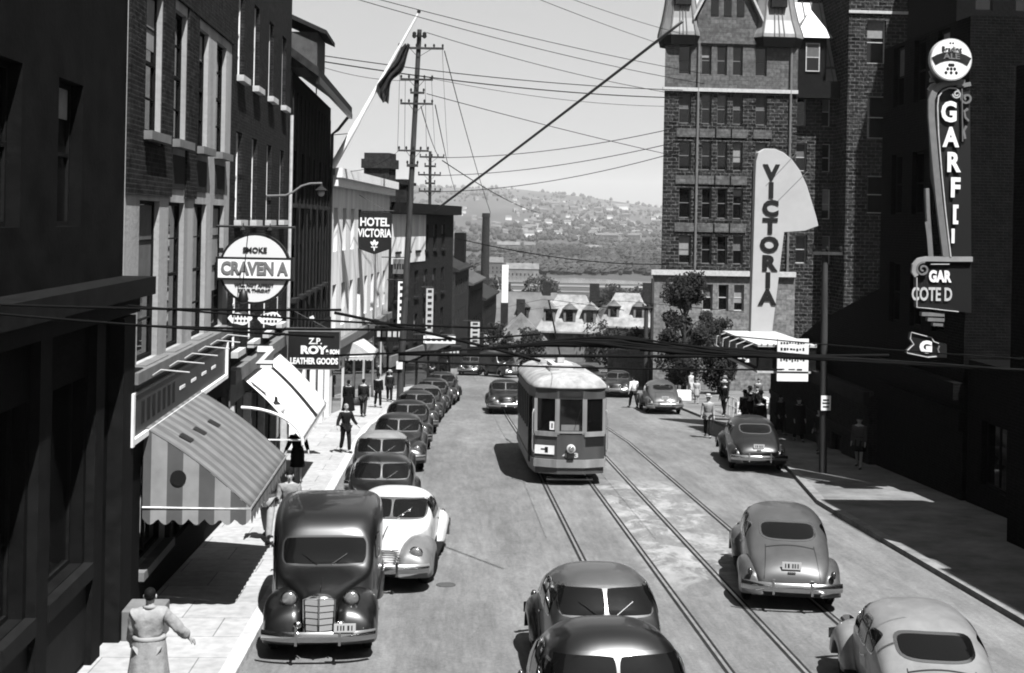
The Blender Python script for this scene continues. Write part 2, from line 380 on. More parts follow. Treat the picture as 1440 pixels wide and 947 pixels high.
def wall_mb(mb, L, z0, z1, holes, rec=.2, y=0, x0=0):
    xs = sorted({x0, L} | {q for h in holes for q in h[:2]}); zs = sorted({z0, z1} | {q for h in holes for q in h[2:4]})
    for a, b_ in zip(xs, xs[1:]):
        run = None
        for c, d in zip(zs, zs[1:]):
            inside = any(h[0]-1e-6 <= a and b_ <= h[1]+1e-6 and h[2]-1e-6 <= c and d <= h[3]+1e-6 for h in holes)
            if not inside: mb.quad((a, y, c), (b_, y, c), (b_, y, d), (a, y, d))
    for h in holes:
        a, b_, c, d = h[:4]; e = y+rec+.1
        mb.quad((a, y, c), (a, e, c), (a, e, d), (a, y, d)); mb.quad((b_, y, c), (b_, y, d), (b_, e, d), (b_, e, c))
        mb.quad((a, y, c), (b_, y, c), (b_, e, c), (a, e, c)); mb.quad((a, y, d), (a, e, d), (b_, e, d), (b_, y, d))
    return mb
def bld(name, label, loc, rz, L, D, z0, z1, m_, holes=(), style='s', fm='light', pm='glass', sill=None, rec=.2, wname='wall', flat=True, cat='building'):
    root = empty(name, loc, rz, label, cat)
    mb = MB(); wall_mb(mb, L, z0, z1, list(holes), rec)
    mb.quad((0, 0, z0), (0, 0, z1), (0, D, z1), (0, D, z0)); mb.quad((L, 0, z0), (L, D, z0), (L, D, z1), (L, 0, z1)); mb.quad((0, D, z0), (0, D, z1), (L, D, z1), (L, D, z0))
    if flat: mb.quad((0, 0, z1), (L, 0, z1), (L, D, z1), (0, D, z1))
    mb.build(wname, m_, root, fix=False)
    for h in holes:
        st = h[4] if len(h) > 4 else style
        add_window(root, h[0], h[2], h[1]-h[0], h[3]-h[2], st, fm, pm, sill, rec)
    return root
def part(root, name, m_, *boxes, bevel=0):
    mb = MB()
    for q in boxes: mb.box(*q)
    return mb.build(name, m_, root, bevel=bevel)
FX = -5.45
def LY(px): return -FX*1800/(627-px)         # depth of a picture column on the left facade line

# ---- A: near left dark shop building
L0, L1 = 6.0, 22.0
bays = [(9.6-L0+ k*2.75, 9.6-L0+2.0+k*2.75) for k in range(0, 5)]
bays = [(a, b2) for a, b2 in bays if b2 < 15.6]
holes = [(a, b2, .75-.0*a, 3.6, 'v') for a, b2 in bays] + [(a+.4, b2-.4, 5.9, 8.0, 'sv') for a, b2 in bays]
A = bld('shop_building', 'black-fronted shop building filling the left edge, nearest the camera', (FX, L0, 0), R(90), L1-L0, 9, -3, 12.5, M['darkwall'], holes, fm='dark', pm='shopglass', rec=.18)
part(A, 'cornice', M['dark'], (-.2, L1-L0+.05, -.55, -.004, 4.75, 5.05), (-.2, L1-L0+.02, -.3, -.006, 4.45, 4.745))
mb = MB()
for a, b2 in bays:
    mb.box(a-.1, b2+.1, -.16, -.005, .5, .74); mb.box(a-.05, b2+.05, -.06, -.005, -.75, .42)
mb.build('bulkhead', mat('bulkhead_paint', .018, .6, var=.3), A)
mb = MB()
for a, b2 in bays: mb.box(b2+.12, b2+.62, -.14, -.004, -1.4, 4.4)
mb.box(15.2, 15.95, -.25, -.004, -1.5, 4.4); mb.build('pier', M['dark'], A)
part(A, 'step', M['grey'], (15.3, 16.0, -.9, -.26, -1.2, -.42), bevel=.02)

# ---- B: stone fronted shop with the long fascia sign
B0, B1 = 22.05, 32.5
cols = [(23.1, 24.7), (25.5, 27.0), (28.0, 29.45), (30.3, 31.8)]
holes = [(a-B0, b2-B0, 3.42, 6.35, 'sc') for a, b2 in cols] + [(a-B0+.1, b2-B0-.1, 7.6, 10.2, 'sc') for a, b2 in cols]
holes += [(1.2, 3.6, -.3, 1.7, 'v'), (4.0, 5.6, -1.5, 1.7, 'v'), (6.2, 9.2, -.5, 1.7, 'v')]
Bd = bld('stone_shop', 'pale painted stone shop front behind the long slanted fascia board', (FX, B0, 0), R(90), B1-B0, 10, -3, 13, M['plaster'], holes, fm='dark', pm='glass', sill='grey', rec=.1)
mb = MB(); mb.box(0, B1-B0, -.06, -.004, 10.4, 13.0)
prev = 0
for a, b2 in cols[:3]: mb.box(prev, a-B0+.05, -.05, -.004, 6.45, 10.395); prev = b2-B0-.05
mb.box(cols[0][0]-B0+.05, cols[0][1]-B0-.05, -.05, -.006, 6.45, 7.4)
mb.build('upper_shade_brick', M['brick'], Bd)  # dark brick laid over the stone puts the upper shade into its colour
mb = MB()
for a, b2 in cols: mb.box(a-B0+.15, b2-B0-.15, -.03, -.003, 6.62, 7.3)
mb.build('panel', M['char'], Bd)
mb = MB(); mb.box(-.05, B1-B0+.05, -.3, -.004, 3.2, 3.4); mb.box(-.05, B1-B0+.05, -.2, -.006, 3.08, 3.196); mb.build('cornice', M['grey'], Bd)
mb = MB(); mb.box(0, B1-B0, -.1, -.004, -3, -.5); mb.box(0, 1.1, -.1, -.004, -.5, 2.0); mb.box(3.65, 3.95, -.1, -.004, -.5, 2.0); mb.box(5.65, 6.15, -.1, -.004, -.5, 2.0); mb.box(9.25, 10.4, -.1, -.004, -.5, 2.); mb.box(0, B1-B0, -.12, -.004, 1.75, 3.07); mb.build('shop_front', M['darkwall'], Bd)

fs = empty('fascia_sign', (FX+.2, 21.75, 0), R(90), 'long dark fascia board with pale edges above the striped awning', 'shop sign')
part(fs, 'board', mat('fascia_board', .05, .5, var=.5, scale=5), (.12, 9.3, -.03, .16, 2.3, 3.02))
mb = MB(); mb.box(0, .12, -.09, .1, 2.18, 3.08); mb.box(.122, 9.3, -.09, .05, 2.2, 2.297); mb.box(9.3, 9.4, -.09, .17, 2.2, 3.06); mb.build('edge_trim', M['white'], fs)
part(fs, 'top_rail', M['grey'], (.12, 9.3, -.06, .05, 3.023, 3.07))
for i in range(6):
    x = 1.3+i*1.4
    mb = MB(); mb.tube([(x, .1, 3.1), (x, -.25, 3.34), (x, -.75, 3.3)], .014, 6); mb.build('lamp_bracket', M['light'], fs, smooth=True)
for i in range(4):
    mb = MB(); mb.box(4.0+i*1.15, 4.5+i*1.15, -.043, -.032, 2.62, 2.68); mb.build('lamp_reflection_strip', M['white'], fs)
mb = MB()
for i in range(7): mb.box(.8+i*.42, 1.02+i*.42, -.038, -.031, 2.45, 2.85)
mb.build('faded_lettering', M['char'], fs)

# ---- C: dark brick block with tall sash windows
C0, C1 = 32.55, 44.6
cs = [33.9, 36.6, 39.6, 42.7]
holes = []
for c in cs:
    for z in (6.0, 9.75): holes.append((c-C0-.5, c-C0+.5, z, z+2.3, 'sc'))
    holes.append((c-C0-.55, c-C0+.55, 2.6, 4.9, 'sc'))
Cb = bld('brick_block', 'tall dark brick block with pale sash windows between the cigarette sign and the gabled house', (FX, C0, 0), R(90), C1-C0, 11, -4, 16.5, M['brick'], holes, fm='white', pm='glass', sill='light', rec=.12)
mb = MB(); mb.box(0, C1-C0, -.25, -.004, 1.85, 2.2); mb.box(0, C1-C0, -.12, -.006, 1.3, 1.845); mb.build('shop_cornice', M['grey'], Cb)
mb = MB()
for i in range(9): mb.box(.4+i*1.3, 1.35+i*1.3, -.02, -.005, -1.2, 1.2)
mb.build('shop_window', M['shopglass'], Cb)
mb = MB()
for i in range(5): mb.box(.1+i*2.75, .3+i*2.75, -.2, -.004, -3, 1.29)
mb.build('pilaster', M['light'], Cb)
mb = MB(); mb.tube([(11.75, -.1, -2), (11.75, -.1, 9.6)], .06, 8); mb.build('downpipe', M['light'], Cb)

# ---- D: gabled dark house
D0, D1 = 44.65, 60
holes = [(1.2+k*2.3, 2.1+k*2.3, z, z+1.9, 's') for k in range(6) for z in (3.2, 6.6)]
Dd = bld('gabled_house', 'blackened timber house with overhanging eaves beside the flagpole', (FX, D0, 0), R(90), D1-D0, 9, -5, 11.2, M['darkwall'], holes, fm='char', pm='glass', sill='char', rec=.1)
mb = MB(); mb.prism([(-.05, 0), (0, 0)], 0, 0) if False else None
mb = MB()
Lr = D1-D0
mb.loft([[(x, -.95, 11.0), (x, -.95, 11.3), (x, 4.5, 15.2), (x, 9.8, 11.3), (x, 9.8, 11.0), (x, 4.5, 14.8)] for x in (.02, Lr+.4)]); mb.build('roof', M['roofdark'], Dd)
mb = MB(); mb.box(.1, Lr+.3, -.98, -.85, 10.75, 11.0); mb.build('gutter', M['black'], Dd)
mb = MB()
for k in range(12): mb.box(.6+k*1.3, .7+k*1.3, -.05, -.003, -1, 10.6)
mb.build('batten', M['char'], Dd)
mb = MB(); mb.tube([(Lr-.1, -.8, 10.8), (Lr-.1, -.35, 10.2), (Lr-.1, -.1, 10.0), (Lr-.1, -.1, -3)], .07, 8); mb.build('downpipe', M['black'], Dd)
mb = MB(); mb.box(1.2, 4.2, -.75, 3.0, 11.42, 12.7); dm = mb.build('dormer', mat('dormer_siding', .12, .8, var=.3), Dd)
mb = MB(); mb.loft([[(x, -1.1, 12.6), (x, -1.1, 12.75), (x, 3.2, 14.6), (x, 3.2, 14.4)] for x in (1.0, 4.4)]); mb.build('dormer_roof', M['roofdark'], dm)
mb = MB(); mb.box(0, Lr, -.2, -.004, .6, 1.5); mb.build('shop_fascia', M['dark'], Dd)
mb = MB()
for i in (1.4, 4.4, 8.2, 11.6, 14.7): mb.box(i, i+.45, -.22, -.006, -4, .59)
mb.build('pilaster', M['white'], Dd)

# ---- E: white shop building, F dark block, further row
def along(x0, y0, x1, y1): return (Vector((x0, y0, 0)), math.atan2(y1-y0, x1-x0), math.hypot(x1-x0, y1-y0))
p, a, Le = along(-5.4, 60.2, -3.6, 82)
holes = [(1+k*2.6, 2.1+k*2.6, z, z+2.1, 'sc') for k in range(8) for z in (.8, 4.5)]
Eb = bld('white_building', 'white painted three-storey building behind the hotel sign', p, a, Le, 10, -7, 8.1, M['dirtywhite'], holes, fm='char', pm='glass', sill='white', rec=.25)
mb = MB(); mb.box(-.1, Le+.1, -.55, -.004, 8.0, 8.45); mb.box(-.05, Le+.05, -.35, -.006, 7.6, 7.996); mb.build('cornice', M['white'], Eb)
mb = MB(); mb.box(0, Le, -.3, -.004, -.2, .2); mb.box(0, Le, -.15, -.006, -.9, -.204); mb.build('shop_cornice', M['grey'], Eb)
mb = MB()
for i in range(6): mb.box(1.4+i*3.6, 4.0+i*3.6, -.03, -.005, -3.6, -1.0)
mb.build('shop_window', M['shopglass'], Eb)
mb = MB(); mb.box(4, 17, 3, 9, 8.1, 10.2); mb.box(14, 16.4, 3.1, 4.5, 10.2, 11.2); mb.build('penthouse', M['roofdark'], Eb)
mb = MB(); mb.tube([(15, 3.6, 11), (15.2, 3.6, 14)], .04, 6); mb.build('mast', M['cable'], Eb)
p, a, Lf = along(-3.5, 82.3, .6, 99)
holes = [(1+k*2.5, 2+k*2.5, z, z+1.8, 's') for k in range(6) for z in (-2.2, .8, 4)]
Fb = bld('dark_corner_block', 'soot-black corner block with heavy cornice and chimney before the crossing', p, a, Lf, 10, -9, 6.9, M['brick'], holes, fm='char', pm='glass', sill='char', rec=.15)
mb = MB(); mb.box(-.1, Lf+.15, -.6, -.004, 6.5, 7.2); mb.build('cornice', M['dark'], Fb)
mb = MB(); mb.box(1.0, 2.6, .5, 2.2, 6.9, 10.4); mb.box(.85, 2.75, .35, 2.35, 9.4, 10.0); mb.build('chimney', M['brick3'], Fb)
mb = MB(); mb.box(7, 9, 1, 2.5, 6.9, 8.9); mb.box(6.85, 9.15, .85, 2.65, 8.5, 8.7); mb.build('chimney', M['brick'], Fb)
mb = MB()
for i in range(5): mb.box(.8+i*3.2, 3.3+i*3.2, -.03, -.005, -6.6, -3.6)
mb.build('shop_window', M['shopglass'], Fb)
mb = MB(); mb.box(0, Lf, -.2, -.004, -3.4, -2.7); mb.build('shop_fascia', M['grey'], Fb)
mb = MB(); mb.box(.2, 8.6, -.05, -.004, 3.2, 6.45); mb.build('painted_wall', M['dirtywhite'], Fb)
rowspec = [(1.0, 124, 2.6, 138, 1.2, 'brick3', 'narrow brick terrace house with paired chimney just beyond the crossing'), (2.7, 138.2, 4.6, 154, -.8, 'darkwall', 'dark rendered terrace house second beyond the crossing'),
           (4.7, 154.2, 7.0, 172, -3.4, 'brick', 'lower dark brick terrace house third beyond the crossing'), (7.1, 172.2, 10.0, 192, -6.2, 'brick3', 'brown terrace house fourth beyond the crossing, lowest of the row')]
for i, (x0, y0, x1, y1, zt, mm, lb) in enumerate(rowspec):
    p, a, Lr2 = along(x0, y0, x1, y1)
    holes = [(1+k*2.4, 1.9+k*2.4, zt-2.5-zz, zt-1-zz, 's') for k in range(int(Lr2/2.6)) for zz in (0, 3)]
    rb = bld('terrace_house', lb, p, a, Lr2, 9, gz(y1)-1, zt, M[mm], holes, fm='light', rec=.1)
    tag(rb, group='terrace houses beyond the crossing')
    mb = MB(); mb.loft([[(x, -.4, zt-.1), (x, -.4, zt+.1), (x, 4.5, zt+2.4), (x, 9.4, zt+.1), (x, 9.4, zt-.1)] for x in (-.1, Lr2+.1)]); rf = mb.build('roof', M['slate'] if i % 2 else M['roofdark'], rb)
    mb = MB(); mb.box(.4, 1.6, 2.4, 3.4, zt+.8, zt+4.4-i*.3); mb.box(.3, 1.7, 2.3, 3.5, zt+4.0-i*.3, zt+4.2-i*.3); mb.build('chimney', M['brick3'], rf)
    if i == 0: mb = MB(); mb.box(Lr2-2.4, Lr2-.6, .3, 1.4, zt, zt+3.6); mb.build('chimney', M['dark'], rf)
p = onY(682, 385, 260); q = onY(682, 300, 260)
mb = MB(); mb.lathe([(1.0, gz(260)-1), (.75, q.z-.8), (.85, q.z-.8), (.8, q.z)], 20, Matrix.Translation((p.x, 260, 0)))
tag(mb.build('smokestack', M['brick3'], smooth=True), 'tall round brick factory smokestack rising behind the terrace row', 'smokestack')
p = onY(710, 400, 150); q = onY(710, 373, 150)
ws = empty('white_chimney', (p.x, 150, 0), 0, 'tall narrow whitewashed chimney at the end of the terrace row', 'chimney')
mb = MB(); mb.box(-.42, .42, -.42, .42, gz(150)-.5, q.z-4.4); mb.build('base', M['char'], ws)
mb = MB(); mb.box(-.38, .38, -.38, .38, q.z-4.4, q.z); mb.build('shaft', M['white'], ws)

# ------------------------------------------------------------------ right side: hotel, theatre, black building
HY = 88.0
def hp(px, py): q = onY(px, py, HY); return q.x, q.z
hx0 = hp(931, 300)[0]; hx1 = hp(1118, 300)[0]; hx2 = hp(1181, 300)[0]; hx3 = hp(1262, 300)[0]
def zy(py, px=1020): return hp(px, py)[1]
rows = [(65, 106), (133, 175), (200, 240), (265, 308), (332, 372)]
wcols = [(955, 972), (987, 1001), (1009, 1023), (1031, 1045), (1063, 1079)]
zb, zt_ = -8.5, zy(62)
holes = []
for ya, yb in rows:
    for xa, xb in wcols:
        x = hp(xa, ya)[0]-hx0; x2 = hp(xb, ya)[0]-hx0; holes.append((round(x, 2), round(x2, 2), round(zy(yb), 2), round(zy(ya), 2), 's'))
mb_root = empty('stone_hotel', (hx0, HY, 0), 0, 'tall rock-faced stone hotel with pale metal turret roofs on the right', 'hotel')
H = mb_root
zs1 = zy(128); zs2 = zy(387)
Lh = hx1-hx0
def sub(hs, a, b2): return [h for h in hs if h[2] > a-.01 and h[3] < b2+.01]
mb = MB(); wall_mb(mb, Lh, zs2, zs1, sub(holes, zs2, zs1), .25); mb.quad((0, 0, zs2), (0, 0, zs1), (3.4, 14, zs1), (3.4, 14, zs2)); mb.build('wall', M['stone'], H, fix=False)
mb = MB(); wall_mb(mb, Lh, zs1, zt_, sub(holes, zs1, zt_), .25); mb.quad((0, 0, zs1), (0, 0, zt_), (3.4, 14, zt_), (3.4, 14, zs1)); mb.box(-.2, .6, -.3, .3, zs1, zt_-.2) if False else None; mb.build('upper_wall', M['ashlar'], H, fix=False)
bh = []
for xa, xb in [(955, 972), (987, 1001), (1009, 1023), (1031, 1045)]: bh.append((round(hp(xa, 400)[0]-hx0, 2), round(hp(xb, 400)[0]-hx0, 2), round(zy(437), 2), round(zy(400), 2), 's'))
mb = MB(); wall_mb(mb, Lh, zb, zs2, bh, .25, y=-.35, x0=-.6); mb.quad((-.6, -.35, zb), (-.6, -.35, zs2), (3, 14, zs2), (3, 14, zb)); mb.quad((-.6, -.35, zs2), (Lh, -.35, zs2), (Lh, 0, zs2), (-.6, 0, zs2))
mb.quad((-.6, -.35, zs2), (3, 14, zs2), (3.5, 14, zs2), (0, -.35, zs2)); mb.build('base_wall', M['ashlar2'], H, fix=False)
for h in holes: add_window(H, h[0], h[2], h[1]-h[0], h[3]-h[2], 's', 'grey', 'glass', 'grey', .25)
for h in bh: add_window(H, h[0], h[2], h[1]-h[0], h[3]-h[2], 's', 'light', 'glass', 'light', .25, y=-.35)
mb = MB(); mb.box(-.15, Lh, -.2, -.004, zs1-.1, zs1+.15); mb.box(-.75, Lh, -.6, -.354, zs2-.05, zs2+.3)
mb.build('string_course', M['light'], H)
mb = MB()
for xa, xb in wcols:
    a = hp(xa, 240)[0]-hx0; b2 = hp(xb, 240)[0]-hx0
    for yy in (182, 248, 315): 
        if xa == 1063 and yy > 200: continue
        mb.box(a-.25, b2+.25, -.09, -.004, zy(yy+12), zy(yy))
mb.build('spandrel_panel', M['ashlar'], H)
# pilaster and drain pipes
mb = MB(); x = hp(978, 300)[0]-hx0; mb.tube([(x, -.12, zs2), (x, -.12, zt_)], .09, 8); x = hp(1108, 300)[0]-hx0; mb.tube([(x, -.12, zs2), (x, -.12, zt_)], .09, 8); mb.build('downpipe', M['grey'], H)
# recessed wing
wx0 = Lh; wx1 = hx2-hx0
wh = []
for ya, yb in rows[1:]:
    for xa, xb in ((1128, 1144), (1166, 1178)): wh.append((round(hp(xa, ya)[0]-hx0, 2), round(hp(xb, ya)[0]-hx0, 2), round(zy(yb, 1140), 2), round(zy(ya, 1140), 2), 's'))
mb = MB(); wall_mb(mb, wx1+.1, zb, zs1-.0, wh, .25, y=1.6, x0=wx0-.1); mb.quad((wx0, 0, zb), (wx0, 1.6, zb), (wx0, 1.6, zt_), (wx0, 0, zt_)); mb.build('wing_wall', M['stone'], H, fix=False)
for h in wh: add_window(H, h[0], h[2], h[1]-h[0], h[3]-h[2], 's', 'light', 'glass', 'grey', .25, y=1.6)
part(H, 'balcony', M['dark'], (wx0+.02, wx1-.05, .3, 1.59, zs1-.3, zs1+.9))
mb = MB(); zr = zs1+.9; mb.box(wx0+.02, wx1, 1.8, 9, zs1, zr+1.2)
mb.build('attic_wall', M['ashlar'], H)
def metal_roof(pts, name='roof', mm=None): 
    mb = MB(); mb.add(*pts); return mb.build(name, mm or M['metalroof'], H)
# main roof slope over the wing
mb = MB(); zq = zs1+1.0
mb.quad((wx0-.3, 1.2, zq), (wx1+.1, 1.2, zq), (wx1+.1, 5.2, zq+6.2), (wx0-.3, 5.2, zq+6.2)); mb.quad((wx0-.3, 5.2, zq+6.2), (wx1+.1, 5.2, zq+6.2), (wx1+.1, 14, zq+6.2), (wx0-.3, 14, zq+6.2))
for k in range(9): mb.box(wx0+k*.6, wx0+k*.6+.05, 1.15, 1.2, 0, .1, Matrix.Translation((0, 0, zq))) if False else None
rf = mb.build('roof', M['metalroof'], H)
mb = MB()
for k in range(9):
    x = wx0-.2+k*.62
    if x < wx1: mb.tube([(x, 1.18, zq), (x, 5.18, zq+6.25)], .045, 5)
mb.build('seam', M['grey'], rf)
# little dormer on the wing
x = hp(1148, 60)[0]-hx0
mb = MB(); mb.box(x-1.0, x+1.0, .9, 3.0, zs1+.9, zs1+4.0); dm = mb.build('dormer', M['dark'], H)
mb = MB(); mb.add([(x-1.35, .5, zs1+3.95), (x+1.35, .5, zs1+3.95), (x+1.35, 3.4, zs1+3.95), (x-1.35, 3.4, zs1+3.95), (x, 1.6, zs1+6.1)], [(0,1,4), (1,2,4), (2,3,4), (3,0,4), (3,2,1,0)]); mb.build('dormer_roof', M['metalroof'], dm)
add_window(dm, x-.5, zs1+1.6, 1.0, 2.0, 's', 'light', 'glass', None, 0, y=.8)
# flared turret roofs
def turret(xa, xb, ya_, zbse, name='turret_roof'):
    cx = (xa+xb)/2; hw = (xb-xa)/2; rings = []
    for t, zz in ((1.12, -.1), (1.1, .15), (.92, 1.1), (.78, 2.2), (.62, 4.0), (.3, 8.4), (.02, 12.0)):
        w2 = hw*t; cy = ya_+hw; ch = w2*.38
        rings.append([(cx-w2+ch, cy-w2, zbse+zz), (cx+w2-ch, cy-w2, zbse+zz), (cx+w2, cy-w2+ch, zbse+zz), (cx+w2, cy+w2-ch, zbse+zz), (cx+w2-ch, cy+w2, zbse+zz), (cx-w2+ch, cy+w2, zbse+zz), (cx-w2, cy+w2-ch, zbse+zz), (cx-w2, cy-w2+ch, zbse+zz)])
    mb = MB(); mb.loft(rings); t_ = mb.build(name, M['metalroof'], H)
    mb = MB()
    for k in range(8): mb.tube([tuple(Vector(r[k])+Vector((0, 0, .03))) for r in rings], .06, 5)
    for fx in (.35, .5, .65):
        mb.tube([(r[0][0]*(1-fx)+r[1][0]*fx, r[0][1]-.02, r[0][2]+.02) for r in rings], .04, 5)
    mb.build('seam', M['grey'], t_)
    mb = MB(); mb.loft([[tuple(Vector(v)*1) for v in [(q[0], q[1], zbse-.12) for q in rings[0]]], [(cx+(q[0]-cx)*.9, (ya_+hw)+(q[1]-ya_-hw)*.9, zbse-.75) for q in rings[0]]]); mb.build('cornice', M['dark'], t_)
    mb = MB(); mb.box(cx-.55, cx+.55, ya_-.05, ya_+1.5, zbse+2.0, zbse+3.1); v = mb.build('roof_vent', M['char'], t_)
    return t_
tz = zy(50)
turret(hp(934, 50)[0]-hx0, hp(984, 50)[0]-hx0, -.35, tz)
turret(hp(1060, 50)[0]-hx0, hp(1126, 50)[0]-hx0, -.45, tz)
# centre gable
ga = hp(980, 60)[0]-hx0; gb = hp(1064, 60)[0]-hx0; gm = (ga+gb)/2; gz0 = zt_; gz1 = zt_+6.2
mb = MB(); mb.prism([(ga, gz0), (gb, gz0), (gb, gz0+1.8), (gm, gz1), (ga, gz0+1.8)], -.12, 3); gab = mb.build('gable', M['ashlar'], H)
mb = MB()
for s in (-1, 1):
    xe = gm+s*(gb-ga)*.5
    mb.loft([[(xe+s*.35, y, gz0+1.5), (xe+s*.35, y, gz0+1.8), (gm, y, gz1+.55), (gm, y, gz1+.15)] for y in (-.5, 3.2)])
mb.build('gable_coping', M['light'], gab)
for k, (dx, hh) in enumerate(((-.9, 1.7), (0, 2.3), (.9, 1.7))):
    mb = MB(); mb.box(gm+dx-.27, gm+dx+.27, -.15, -.122, gz0+1.9, gz0+1.9+hh); mb.build('slit_window', M['glass'], gab)
# main roof mass behind turrets
mb = MB(); mb.loft([[(.1+y*.25, y, zt_) , (Lh, y, zt_), (Lh-1, y2, zt_+9), (2.6+y*.2, y2, zt_+9)] for y, y2 in ((.4, 3.2), (13.9, 11))], caps=True); mb.build('roof', M['metalroof'], H)
# right tower nearer
th = []
tx0 = wx1-.0; tx1 = hx3-hx0
for ya, yb in ((32, 92), (137, 196), (248, 300)): th.append((round(hp(1212, ya)[0]-hx0, 2), round(hp(1238, ya)[0]-hx0, 2), round(zy(yb, 1200), 2), round(zy(ya, 1200), 2), 's'))
mb = MB(); wall_mb(mb, tx1, zb, 26, th, .3, y=-1.2, x0=tx0); mb.quad((tx0, -1.2, zb), (tx0, -1.2, 26), (tx0, 12, 26), (tx0, 12, zb)); mb.build('tower_wall', M['stone'], H, fix=False)
for h in th: add_window(H, h[0], h[2], h[1]-h[0], h[3]-h[2], 's', 'light', 'glass', 'light', .3, y=-1.2)
mb = MB(); mb.box(tx0-.05, tx1, -1.35, -1.204, zy(23, 1200), zy(19, 1200)); mb.build('string_course', M['light'], H)

# theatre block and the black building
bld('black_fill_block', 'tall black block added to fill the sky between the stone hotel and the blade sign', (hx3+.3, 79, 0), 0, 26, 14, -8, 27, M['brick2'], [(1.2+k*2.6, 2.3+k*2.6, z, z+2, 's') for k in range(4) for z in (8, 12, 16, 20)], fm='dark', rec=.12)  # added black mass; a taller cabaret building would shade the poster
Tb = bld('theatre', 'low dark brick theatre block under the tall VICTORIA fin', (14.75, 57, 0), R(-90), 13.4, 14, -6, .3, M['brick'],
   [(1.5, 2.7, -4.6, -2.2, 'v'), (3.5, 5, -4.6, -2.2, 'v'), (9.2, 10.4, -3.6, -1.6, 's')], fm='dark', rec=.12)
mb = MB(); mb.box(-.1, 13.4, -.2, -.004, .0, .45); mb.box(0, 13.4, -.06, -.004, -1.4, -1.2); mb.build('coping', M['char'], Tb)
mb = MB(); mb.prism([(0, .3), (0, .5), (5, 2.2), (10, 3.4), (13.4, 4.2), (13.4, .3)], .6, 13); mb.build('stepped_roof', M['brick2'], Tb)
# its near side facing the camera
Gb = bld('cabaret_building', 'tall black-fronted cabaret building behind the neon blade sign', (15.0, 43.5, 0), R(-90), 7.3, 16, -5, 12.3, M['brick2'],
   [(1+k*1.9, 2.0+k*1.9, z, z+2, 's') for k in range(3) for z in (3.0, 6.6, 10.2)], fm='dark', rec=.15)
mb = MB(); mb.box(0, 7.3, -.3, -.004, 1.2, 1.7); mb.box(0, 7.3, -.12, -.006, .3, .9); mb.build('shop_front', M['brick2'], Gb)
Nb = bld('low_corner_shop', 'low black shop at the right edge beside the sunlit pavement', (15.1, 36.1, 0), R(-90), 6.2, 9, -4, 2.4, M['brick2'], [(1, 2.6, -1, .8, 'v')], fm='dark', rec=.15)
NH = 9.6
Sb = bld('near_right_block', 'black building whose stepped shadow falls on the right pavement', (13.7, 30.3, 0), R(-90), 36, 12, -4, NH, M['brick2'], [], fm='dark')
mb = MB()
for a, b2, h in ((0, 2.2, .5), (2.2, 6.0, 1.5), (6.0, 7.6, .4), (9, 14, 1.1), (14, 20, .3), (22, 27, 1.4)): mb.box(a, b2, .01, 3, NH, NH+h)
mb.build('parapet', M['brick2'], Sb)

# ------------------------------------------------------------------ vehicles
def curve(tab, y):                                    # smooth interpolation through table rows (y, v1, v2...)
    if y <= tab[0][0]: return tab[0][1:]
    if y >= tab[-1][0]: return tab[-1][1:]
    for i in range(len(tab)-1):
        a, b2 = tab[i], tab[i+1]
        if a[0] <= y <= b2[0]:
            t = (y-a[0])/(b2[0]-a[0]); p0 = tab[max(i-1, 0)]; p3 = tab[min(i+2, len(tab)-1)]; out = []
            for k in range(1, len(a)):
                m1 = (b2[k]-p0[k])/(b2[0]-p0[0]); m2 = (p3[k]-a[k])/(p3[0]-a[0])
                d = b2[0]-a[0]
                if (b2[k]-a[k]) == 0: m1 = m2 = 0
                h00 = 2*t**3-3*t*t+1; h10 = t**3-2*t*t+t; h01 = -2*t**3+3*t*t; h11 = t**3-t*t
                out.append(h00*a[k]+h10*d*m1+h01*b2[k]+h11*d*m2)
            return out
# rows: y, top z, belt z, belt half width, section exponent   (rear is -y, nose +y)
SEDAN = [(-2.42,.62,.5,.50,2.2), (-2.34,.78,.62,.60,2.2), (-2.1,.98,.78,.68,2.3), (-1.75,1.14,.9,.73,2.4), (-1.35,1.38,.96,.76,2.5), (-.95,1.56,.98,.78,2.7), (-.5,1.66,.98,.79,2.8), (0,1.68,.98,.79,2.8),
         (.3,1.645,.98,.78,2.8), (.52,1.52,.98,.77,2.9), (.72,1.30,.97,.755,3.0), (.88,1.13,.95,.74,2.8), (1.1,1.08,.9,.66,2.4), (1.6,1.04,.86,.52,2.2), (2.0,.99,.8,.42,2.2), (2.28,.88,.7,.33,2.2), (2.42,.66,.5,.22,2.2)]
COUPE = [(-2.42,.60,.5,.52,2.2), (-2.3,.80,.66,.62,2.2), (-2.0,.96,.8,.70,2.4), (-1.5,1.08,.92,.74,2.4), (-1.1,1.22,.96,.76,2.5), (-.75,1.46,.97,.775,2.6), (-.4,1.6,.98,.78,2.8), (0,1.63,.98,.785,2.8),
         (.3,1.60,.98,.78,2.8), (.52,1.47,.98,.77,2.9), (.72,1.27,.97,.755,3.0), (.88,1.12,.95,.74,2.8), (1.1,1.07,.9,.66,2.4), (1.6,1.03,.86,.52,2.2), (2.0,.98,.8,.42,2.2), (2.28,.87,.7,.33,2.2), (2.42,.64,.5,.22,2.2)]
VAN = [(-2.5,2.0,1.3,.90,6), (-2.44,2.1,1.35,.95,6), (-1.8,2.17,1.35,.98,6), (-1.0,2.18,1.3,.98,6), (-.3,2.14,1.25,.95,5.5), (.15,2.06,1.2,.9,5), (.36,1.93,1.18,.86,4.0), (.46,1.82,1.17,.85,4.0), (.64,1.44,1.14,.82,3.6), (.74,1.29,1.08,.78,3.0),
       (.95,1.22,1.0,.66,2.5), (1.4,1.18,.96,.5,2.3), (1.85,1.14,.9,.36,2.2), (2.1,1.08,.84,.27,2.2), (2.2,.92,.7,.2,2.2)]
